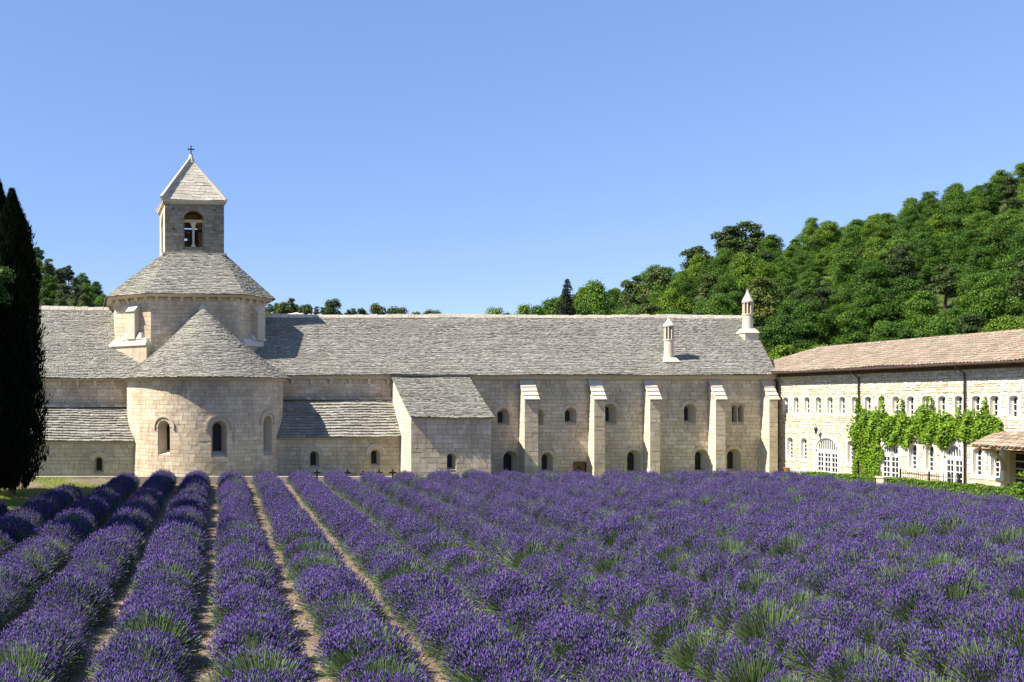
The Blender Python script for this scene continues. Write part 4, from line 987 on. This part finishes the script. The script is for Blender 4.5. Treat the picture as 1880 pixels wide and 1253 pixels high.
# ------------------------------------------------------------------ cypresses and left edge trees
def cypress(seed, h, w, nl):
    rg = np.random.RandomState(seed); t = rg.uniform(0, 1, nl)**.85; prof = np.interp(t, [0, .05, .16, .4, .62, .85, 1], [.5, .85, 1, 1, .93, .58, .03])
    a = rg.uniform(0, 2*math.pi, nl); lump = 1+.11*np.sin(a*3+t*9)+.09*np.sin(a*5-t*31)+.07*np.sin(a*9+t*60)+rg.normal(0, .05, nl)+.16*(rg.random_sample(nl) < .05); r = w*.5*prof*lump*rg.uniform(.7, 1.03, nl)
    C = np.stack([r*np.cos(a), r*np.sin(a), .55+t*(h-.55)], 1); Nr = np.stack([np.cos(a), np.sin(a), .5+0*a], 1)
    up = unit(np.stack([.35*np.cos(a), .35*np.sin(a), np.ones(nl)], 1)+rg.normal(0, .22, (nl, 3))); side = unit(np.cross(up, Nr+rg.normal(0, .6, (nl, 3))))
    L = rg.uniform(.14, .50, nl)[:, None]; W = rg.uniform(.015, .05, nl)[:, None]
    Q = np.stack([C-up*L*.4, C-side*W, C+up*L*.6, C+side*W], 1)
    core = MB(); core.lathe((0, 0), [(w*.5*.62*float(np.interp(k, [0, .05, .16, .4, .62, .85, 1], [.3, .7, 1, 1, .93, .58, .02])), .9+k*(h-1.2)) for k in np.linspace(0, 1, 16)], 10)
    me = poly_mesh('cypress_crown', Q, 4, ['cypress']); cm = bpy.data.meshes.new('cypress_core'); cm.from_pydata(core.V, [], core.F); cm.materials.append(M['cypress']); cm.update()
    return trunk_mesh('cypress_trunk', rg, 2.2, .22, [], .01), me, cm
cya = cypress(5, 17.5, 3.4, 46000); cyb = cypress(6, 16.6, 3.4, 46000)
def put_cyp(m, X, Y, s, lab, sz=1):
    t = plant_tree('cypress_tree', m, (X, Y, 0), s, R.uniform(0, 6), lab, 'tree', 'tall cypresses at the field edge', sz)
    o = bpy.data.objects.new('inner_foliage', m[2]); COL.objects.link(o); o.parent = t
put_cyp(cyb, sx(22, 45.8), 45.8, .87, 'tall black-green cypress in front of the transept, the one reaching furthest right', .925)
put_cyp(cya, sx(-6, 46.9), 46.9, .89, 'tall cypress cut by the left picture edge', .925)
put_cyp(cya, sx(-75, 43), 43.0, 1.0, 'cypress beyond the left edge that shades the lawn', .95)
put_cyp(cyb, sx(-95, 38.5), 38.5, 1.0, 'cypress beyond the left edge that shades the first rows', .9)
put_cyp(cyb, sx(-150, 34.5), 34.5, 1.0, 'cypress beyond the left edge, nearest to the viewer', .9)
put_cyp(cya, sx(-215, 29.5), 29.5, 1.0, 'cypress beyond the left edge, shading the outermost near row', .85)
lt_ = broadleaf(77, 13.3, 4.0, 30, .16, 700, 'bush', .72, name='linden'); plant_tree('broadleaf_tree', lt_, (sx(-40, 42), 42, 0), 1.0, 0, 'light green broadleaf tree peeking in at the left edge before the cypress', 'tree', None, 1.0)

# ------------------------------------------------------------------ creeper on the wing
rg = np.random.RandomState(21); UU, ZZ = [], []
u_a, u_b = wu(1566), wu(1838)
for _ in range(46000):
    u = rg.uniform(u_a-.4, u_b+.2); z = rg.uniform(.4, 5.3); f = (u-u_a)/(u_b-u_a)
    lo_e = 2.42+.38*f+.22*math.sin(u*2.3)+.15*math.sin(u*5.1); hi_e = 4.3+.18*math.sin(u*1.7)+.16*math.sin(u*4.3+1)
    if f > .9: hi_e -= (f-.9)*5; lo_e += (f-.9)*3
    if f < .06: lo_e += (.06-f)*8; hi_e -= (.06-f)*10
    spike = max(0, math.sin(u*3.7+.6*math.sin(u*1.3)))**6*.85
    ok = lo_e < z < hi_e+spike
    if u_a+.1 < u < wu(1619)+.12*math.sin(z*4) and z <= lo_e+.1: ok = True
    if z > hi_e-.25 and rg.random_sample() < .5: ok = False
    if z < lo_e+.3 and z > 2 and rg.random_sample() < .45: ok = False
    if ok: UU.append(u); ZZ.append(z)
UU, ZZ = np.array(UU), np.array(ZZ); n = len(UU)
dep = rg.uniform(.03, 1, n)**1.3*(.24+.12*np.sin(UU*2.9+ZZ*2.1)+.08*np.sin(UU*6.3-ZZ*4.2))+.05
dep = np.abs(dep)*np.clip((ZZ-1.2)/1.6, .45, 1)
C = np.stack([WX-dep, 60-UU, ZZ], 1); Nr = np.tile(np.array([-.8, -.15, .65]), (n, 1))
IV = tag(empty('creeper', (WX, 51.5, 0)), 'bright green creeper climbing over the sunlit wing and its windows', 'creeper')
link(bpy.data.objects.new('foliage', poly_mesh('creeper_foliage', leaves(rg, C, Nr, .115, .9, .6), 4, ['ivy'])), IV)
for i in range(5):
    m = MB(); u = u_a+.25+i*.38; pts = [Pw(u+.1*math.sin(k*1.3+i), .1+k*.5, .05) for k in range(6)]+[Pw(u+1.2+i*.8, 3.4+.2*i, .06)]; m.tube(pts, [.05, .05, .045, .04, .035, .03, .015], 6); m.build('vine_stem', 'bark', IV)

# ------------------------------------------------------------------ hedges and shrub
def hedge(x0, x1, ya, yb, za, zb, label, seed):
    rg = np.random.RandomState(seed); L = abs(yb-ya); n = int(5200*L/7); face = rg.randint(0, 4, n); t = rg.uniform(0, 1, n); s = rg.uniform(0, 1, n)
    y = ya+(yb-ya)*t; top = (za+(zb-za)*t)*(1+.03*np.sin(y*3)+.015*np.sin(y*8)); x = np.where(face == 0, x0, np.where(face == 1, x1, x0+(x1-x0)*s)); z = np.where(face < 2, top*s, top)
    Nr = np.where((face == 0)[:, None], [-1, 0, .2], np.where((face == 1)[:, None], [1, 0, .2], [0, 0, 1.]))
    C = np.stack([x, y, z], 1)+rg.normal(0, .03, (n, 3)); e = tag(empty('clipped_hedge', ((x0+x1)/2, (ya+yb)/2, 0)), label, 'hedge', 'low clipped hedges before the wing')
    link(bpy.data.objects.new('foliage', poly_mesh('hedge_foliage', leaves(rg, C, Nr, .085, .8, .6), 4, ['hedge'])), e)
    m = MB(); m.hexa([(x0+.06, ya, 0), (x1-.06, ya, 0), (x1-.06, yb, 0), (x0+.06, yb, 0)], [(x0+.06, ya, za-.06), (x1-.06, ya, za-.06), (x1-.06, yb, zb-.06), (x0+.06, yb, zb-.06)]); m.build('inner_branches', 'pine', e)
hedge(36.75, 37.3, 54.2, 48.4, .66, .80, 'low clipped hedge between the church corner and the stone pier', 1)
hedge(36.75, 37.35, 47.6, 39.6, .84, .96, 'low clipped hedge from the stone pier to the right edge', 2)
sb = broadleaf(91, 1.9, 1.7, 12, .11, 1500, 'hedge', .1, name='shrub'); plant_tree('round_shrub', sb, (sx(1893, 38.6), 38.6, .38), 1.0, 0, 'leafy green shrub cut by the right picture edge', 'shrub')

# ------------------------------------------------------------------ lawn grass and field litter
rg = np.random.RandomState(31)
def blades(name, x0, x1, y0, y1, n, h, zf, label, keep=None):
    C = np.stack([rg.uniform(x0, x1, n), rg.uniform(y0, y1, n), np.zeros(n)], 1)
    if keep is not None: C = C[keep(C)]
    n = len(C); C[:, 2] = zf if not callable(zf) else [zf(c[0], c[1]) for c in C]; a = rg.uniform(0, 6.28, n); hh = h*rg.uniform(.4, 1.3, n); w = .012
    side = np.stack([np.cos(a), np.sin(a), 0*a], 1)*w; tip = C+np.stack([rg.normal(0, .5, n)*hh, rg.normal(0, .5, n)*hh, hh], 1)
    return tag(link(bpy.data.objects.new(name, poly_mesh(name, np.stack([C-side, C+side, tip], 1), 3, ['grass']))), label, kind='stuff')
patch = lambda C: (np.sin(C[:, 0]*1.3+C[:, 1]*.7)+np.sin(C[:, 0]*.6-C[:, 1]*1.1+2)+rg.normal(0, .5, len(C))) > -.55
blades('lawn_grass', -15, -2.8, 40, 53.4, 60000, .10, rise, 'bright short grass beside the lavender rows', lambda C: patch(C) & (C[:, 0] < -4.2+.12*(C[:, 1]-44)+rg.normal(0, .7, len(C))))
blades('field_weeds', -6, 20, 13, 53, 16000, .10, 0, 'thin weeds between the lavender rows', lambda C: (np.sin(C[:, 0]*.9+1)*np.sin(C[:, 1]*.5)+rg.normal(0, .3, len(C))) > .45)
n = 60000; C = np.stack([rg.uniform(-9, 16, n), 12.5+30*rg.uniform(0, 1, n)**1.6, rg.uniform(.0, .03, n)], 1)
Q = leaves(rg, C, np.tile([0, 0, 1.], (n, 1)), .045*(1+1.6*(rg.random_sample(n) < .06)), .6, .7)
M['chips'] = stone_mat('straw_and_chips', [(0, (.13, .095, .065)), (.5, (.30, .235, .17)), (1, (.50, .42, .33))], (.15, .115, .08))
tag(link(bpy.data.objects.new('field_litter', poly_mesh('field_litter', Q, 4, ['chips']))), 'stone chips and straw lying between the rows', kind='stuff')

# ------------------------------------------------------------------ lavender
def lavender(seed, n, fr, fl, bald, nleaf=700, sw=.0045):
    rg = np.random.RandomState(seed); phi = rg.uniform(0, 2*math.pi, n); ct = rg.uniform(.02, 1, n)**.9; st = np.sqrt(1-ct*ct)
    k = rg.uniform(.82, 1.1, n)*(1+.07*np.sin(phi*3+seed)+.05*np.sin(phi*7+seed*2))
    d = np.stack([st*np.cos(phi), st*np.sin(phi), ct], 1)
    tip = np.stack([.72*d[:, 0]*k, .66*d[:, 1]*k, (.13+.64*ct)*k], 1)+rg.normal(0, .025, (n, 3))
    base = np.stack([tip[:, 0]*.28, tip[:, 1]*.28, .04+0*ct], 1); ax = unit(unit(tip-base)+np.array([0, 0, .30])+rg.normal(0, .14, (n, 3)))
    mid = (base+tip)/2+np.stack([d[:, 0]*.03, d[:, 1]*.03, .06+0*ct], 1)
    side = unit(np.cross(ax, rg.normal(0, 1, (n, 3))))*sw
    stems = np.concatenate([np.stack([base-side, base+side, mid+side, mid-side], 1), np.stack([mid-side, mid+side, tip+side, tip-side], 1)])
    # leaf blades
    m = nleaf; ph = rg.uniform(0, 6.28, m); c2 = rg.uniform(.0, 1, m); s2 = np.sqrt(1-c2*c2); rr = rg.uniform(.35, .8, m)
    tp = np.stack([.70*s2*np.cos(ph)*rr, .62*s2*np.sin(ph)*rr, (.10+.62*c2)*rr], 1); up = unit(tp+np.array([0, 0, .25])+rg.normal(0, .2, (m, 3))); sd = unit(np.cross(up, rg.normal(0, 1, (m, 3))))*.007*(1+sw*60)
    bl = np.stack([tp-up*.10, tp+sd, tp+up*.10, tp-sd], 1)
    fol = np.concatenate([stems, bl])
    # flower spikes; a bald patch shows green stems
    bd = np.zeros(n)
    for (bx, by, bz, br) in bald:
        v = unit(np.array([[bx, by, bz]]))[0]; bd = np.maximum(bd, np.clip((d@v-br)/(1-br)*2.2, 0, .93))
    bd = np.maximum(bd, np.clip((.74-ct)/.6, 0, 1)*.95); keep = rg.random_sample(n) > bd; T = tip[keep]; A = ax[keep]; q = len(T)
    L = (fl*rg.uniform(.65, 1.3, q))[:, None]; r = (fr*rg.uniform(.75, 1.25, q))[:, None]; s1 = unit(np.cross(A, rg.normal(0, 1, (q, 3)))); s3 = np.cross(A, s1)
    b0 = T-A*L*.25; t0 = T+A*L*.75; ring = [T+A*L*.12+(s1*math.cos(t)+s3*math.sin(t))*r for t in (0, 2.094, 4.189)]
    return fol, (b0, t0, ring)
def lav_flower_mesh(name, fl):
    b0, t0, ring = fl; q = len(b0); V = np.stack([b0, t0]+ring, 1).reshape(-1, 3); me = bpy.data.meshes.new(name)
    tri = np.array([[0, 3, 2], [0, 4, 3], [0, 2, 4], [1, 2, 3], [1, 3, 4], [1, 4, 2]]); F = (np.arange(q)[:, None, None]*5+tri[None]).reshape(-1, 3)
    me.vertices.add(len(V)); me.vertices.foreach_set('co', V.astype(np.float32).ravel()); me.loops.add(F.size); me.loops.foreach_set('vertex_index', F.astype(np.int32).ravel())
    me.polygons.add(len(F)); me.polygons.foreach_set('loop_start', np.arange(0, F.size, 3, dtype=np.int32)); me.materials.append(M['flower']); me.update(); return me
near, far_kinds = [], []
bal = [[], [(0, -.9, .4, .80)], [(.3, -.7, .7, .76), (-.8, -.5, .3, .78)], [(-.9, -.4, .2, .8)], [(-.4, -.9, .4, .82), (.5, .2, .8, .86)], [(0, -.4, 1, .74), (-.9, -.4, .25, .72)], [(-.3, -.8, .4, .60)], [(-.7, -.7, .2, .70)]]
for i in range(8):
    fol, fl = lavender(100+i, 2700 if i != 6 else 2000, .0105, .085, bal[i])
    near.append((poly_mesh('lavender_stems', fol, 4, ['stem']), lav_flower_mesh('lavender_flowers', fl)))
    far_kinds.append((fol, fl))
farc = bpy.data.collections.new('far_lavender_kinds')
for fol, fl in far_kinds:
    b0, t0, ring = fl; q = len(b0); nf = len(fol); V = np.concatenate([fol.reshape(-1, 3), np.stack([b0, t0]+ring, 1).reshape(-1, 3)])
    tri = np.array([[0, 3, 2], [0, 4, 3], [0, 2, 4], [1, 2, 3], [1, 3, 4], [1, 4, 2]]); F = (np.arange(q)[:, None, None]*5+tri[None]).reshape(-1, 3)+nf*4
    li = np.concatenate([np.arange(nf*4), F.ravel()]); ls = np.concatenate([np.arange(0, nf*4, 4), nf*4+np.arange(0, F.size, 3)])
    me = bpy.data.meshes.new('far_lavender'); me.vertices.add(len(V)); me.vertices.foreach_set('co', V.astype(np.float32).ravel()); me.loops.add(len(li)); me.loops.foreach_set('vertex_index', li.astype(np.int32))
    me.polygons.add(len(ls)); me.polygons.foreach_set('loop_start', ls.astype(np.int32)); me.materials.append(M['stem']); me.materials.append(M['flower'])
    me.polygons.foreach_set('material_index', np.concatenate([np.zeros(nf), np.ones(len(F))]).astype(np.int32)); me.update()
    farc.objects.link(bpy.data.objects.new('lavender_kind', me))
spots = []
for i in range(-6, 21):
    y = 11.5+R.uniform(0, .8); k = 0
    yend = 52.3 if i >= -2 else {-3: 50.5, -4: 43, -5: 37.5, -6: 33}[i]
    while y < yend:
        x = .65+1.95*i+.044*y+R.uniform(-.05, .05); px, py = proj((x, y, .5))
        if -140 < px < 2010 and x < 34.2:
            spots.append((y, x, i, k)); k += 1
        y += R.uniform(.70, .94)
spots.sort()
inframe = [s for s in spots if -60 < proj((s[1], s[0], .6))[0] < 1940 and proj((s[1], s[0], .75))[1] < 1300]
near_set = set(inframe[:300]); rows_seen = {}
rowids = sorted({s[2] for s in near_set})
for s in sorted(near_set, key=lambda t: (t[2], t[0])):
    y, x, i, _ = s; k = rows_seen.get(i, 0); rows_seen[i] = k+1
    v = R.choice((0, 1, 2, 2, 4, 5, 5, 6, 6, 6, 7) if i > 3 else range(8)); sc = R.uniform(.84, 1.16)
    o = bpy.data.objects.new('lavender_plant', near[v][0]); COL.objects.link(o); o.location = (x, y, 0); o.rotation_euler = (0, 0, R.uniform(-.3, .3)+(math.pi if R.random() < .2 else 0)); o.scale = (sc*(.76 if i > 3 else 1.06), sc, sc*R.uniform(.86, 1.16)*(1.08 if i > 3 else 1))
    tag(o, 'lavender bush, %s from the bottom edge in the %s row from the left' % (ordn(k), ordn(rowids.index(i))), 'lavender', 'lavender bushes of the near rows')
    f = bpy.data.objects.new('flower_spikes', near[v][1]); COL.objects.link(f); f.parent = o
far = [s for s in spots if s not in near_set]
pm = bpy.data.meshes.new('far_lavender_points'); pm.from_pydata([(x, y, 0) for y, x, _, _ in far], [], []); pm.update()
fo = tag(link(bpy.data.objects.new('lavender_rows', pm)), 'far lavender bushes merging into purple rows before the abbey', kind='stuff')
ng = bpy.data.node_groups.new('scatter_lavender', 'GeometryNodeTree'); ng.interface.new_socket('Geometry', in_out='INPUT', socket_type='NodeSocketGeometry'); ng.interface.new_socket('Geometry', in_out='OUTPUT', socket_type='NodeSocketGeometry')
gi, go = ng.nodes.new('NodeGroupInput'), ng.nodes.new('NodeGroupOutput'); ip = ng.nodes.new('GeometryNodeInstanceOnPoints'); ci = ng.nodes.new('GeometryNodeCollectionInfo')
ci.inputs['Collection'].default_value = farc; ci.inputs['Separate Children'].default_value = True; ci.inputs['Reset Children'].default_value = True; ip.inputs['Pick Instance'].default_value = True
r1 = ng.nodes.new('FunctionNodeRandomValue'); r1.data_type = 'INT'; r1.inputs[4].default_value = 0; r1.inputs[5].default_value = 7
r2 = ng.nodes.new('FunctionNodeRandomValue'); r2.data_type = 'FLOAT_VECTOR'; r2.inputs[0].default_value = (0, 0, -.3); r2.inputs[1].default_value = (0, 0, .3); r2.inputs['Seed'].default_value = 5
r3 = ng.nodes.new('FunctionNodeRandomValue'); r3.data_type = 'FLOAT_VECTOR'; r3.inputs[0].default_value = (.92, .92, .95); r3.inputs[1].default_value = (1.08, 1.12, 1.18); r3.inputs['Seed'].default_value = 9
ng.links.new(gi.outputs[0], ip.inputs['Points']); ng.links.new(ci.outputs[0], ip.inputs['Instance']); ng.links.new(r1.outputs[2], ip.inputs['Instance Index']); ng.links.new(r2.outputs[0], ip.inputs['Rotation']); po = ng.nodes.new('GeometryNodeInputPosition'); sp = ng.nodes.new('ShaderNodeSeparateXYZ'); mr = ng.nodes.new('ShaderNodeMapRange'); cb = ng.nodes.new('ShaderNodeCombineXYZ'); vm = ng.nodes.new('ShaderNodeVectorMath'); vm.operation = 'MULTIPLY'
for k_, v_ in ((1, 6.0), (2, 11.0), (3, 1.0), (4, .76)): mr.inputs[k_].default_value = v_      # the rows to the right are clipped narrower
cb.inputs[1].default_value = 1; cb.inputs[2].default_value = 1
ng.links.new(po.outputs[0], sp.inputs[0]); ng.links.new(sp.outputs[0], mr.inputs[0]); ng.links.new(mr.outputs[0], cb.inputs[0]); ng.links.new(r3.outputs[0], vm.inputs[0]); ng.links.new(cb.outputs[0], vm.inputs[1]); ng.links.new(vm.outputs[0], ip.inputs['Scale']); ng.links.new(ip.outputs[0], go.inputs[0])
md = fo.modifiers.new('scatter', 'NODES'); md.node_group = ng

flush(300)
print('objects', len(bpy.data.objects), 'spots', len(spots), 'near', len(near_set), 'tris', sum(len(m.loops)-2*len(m.polygons) for m in bpy.data.meshes))
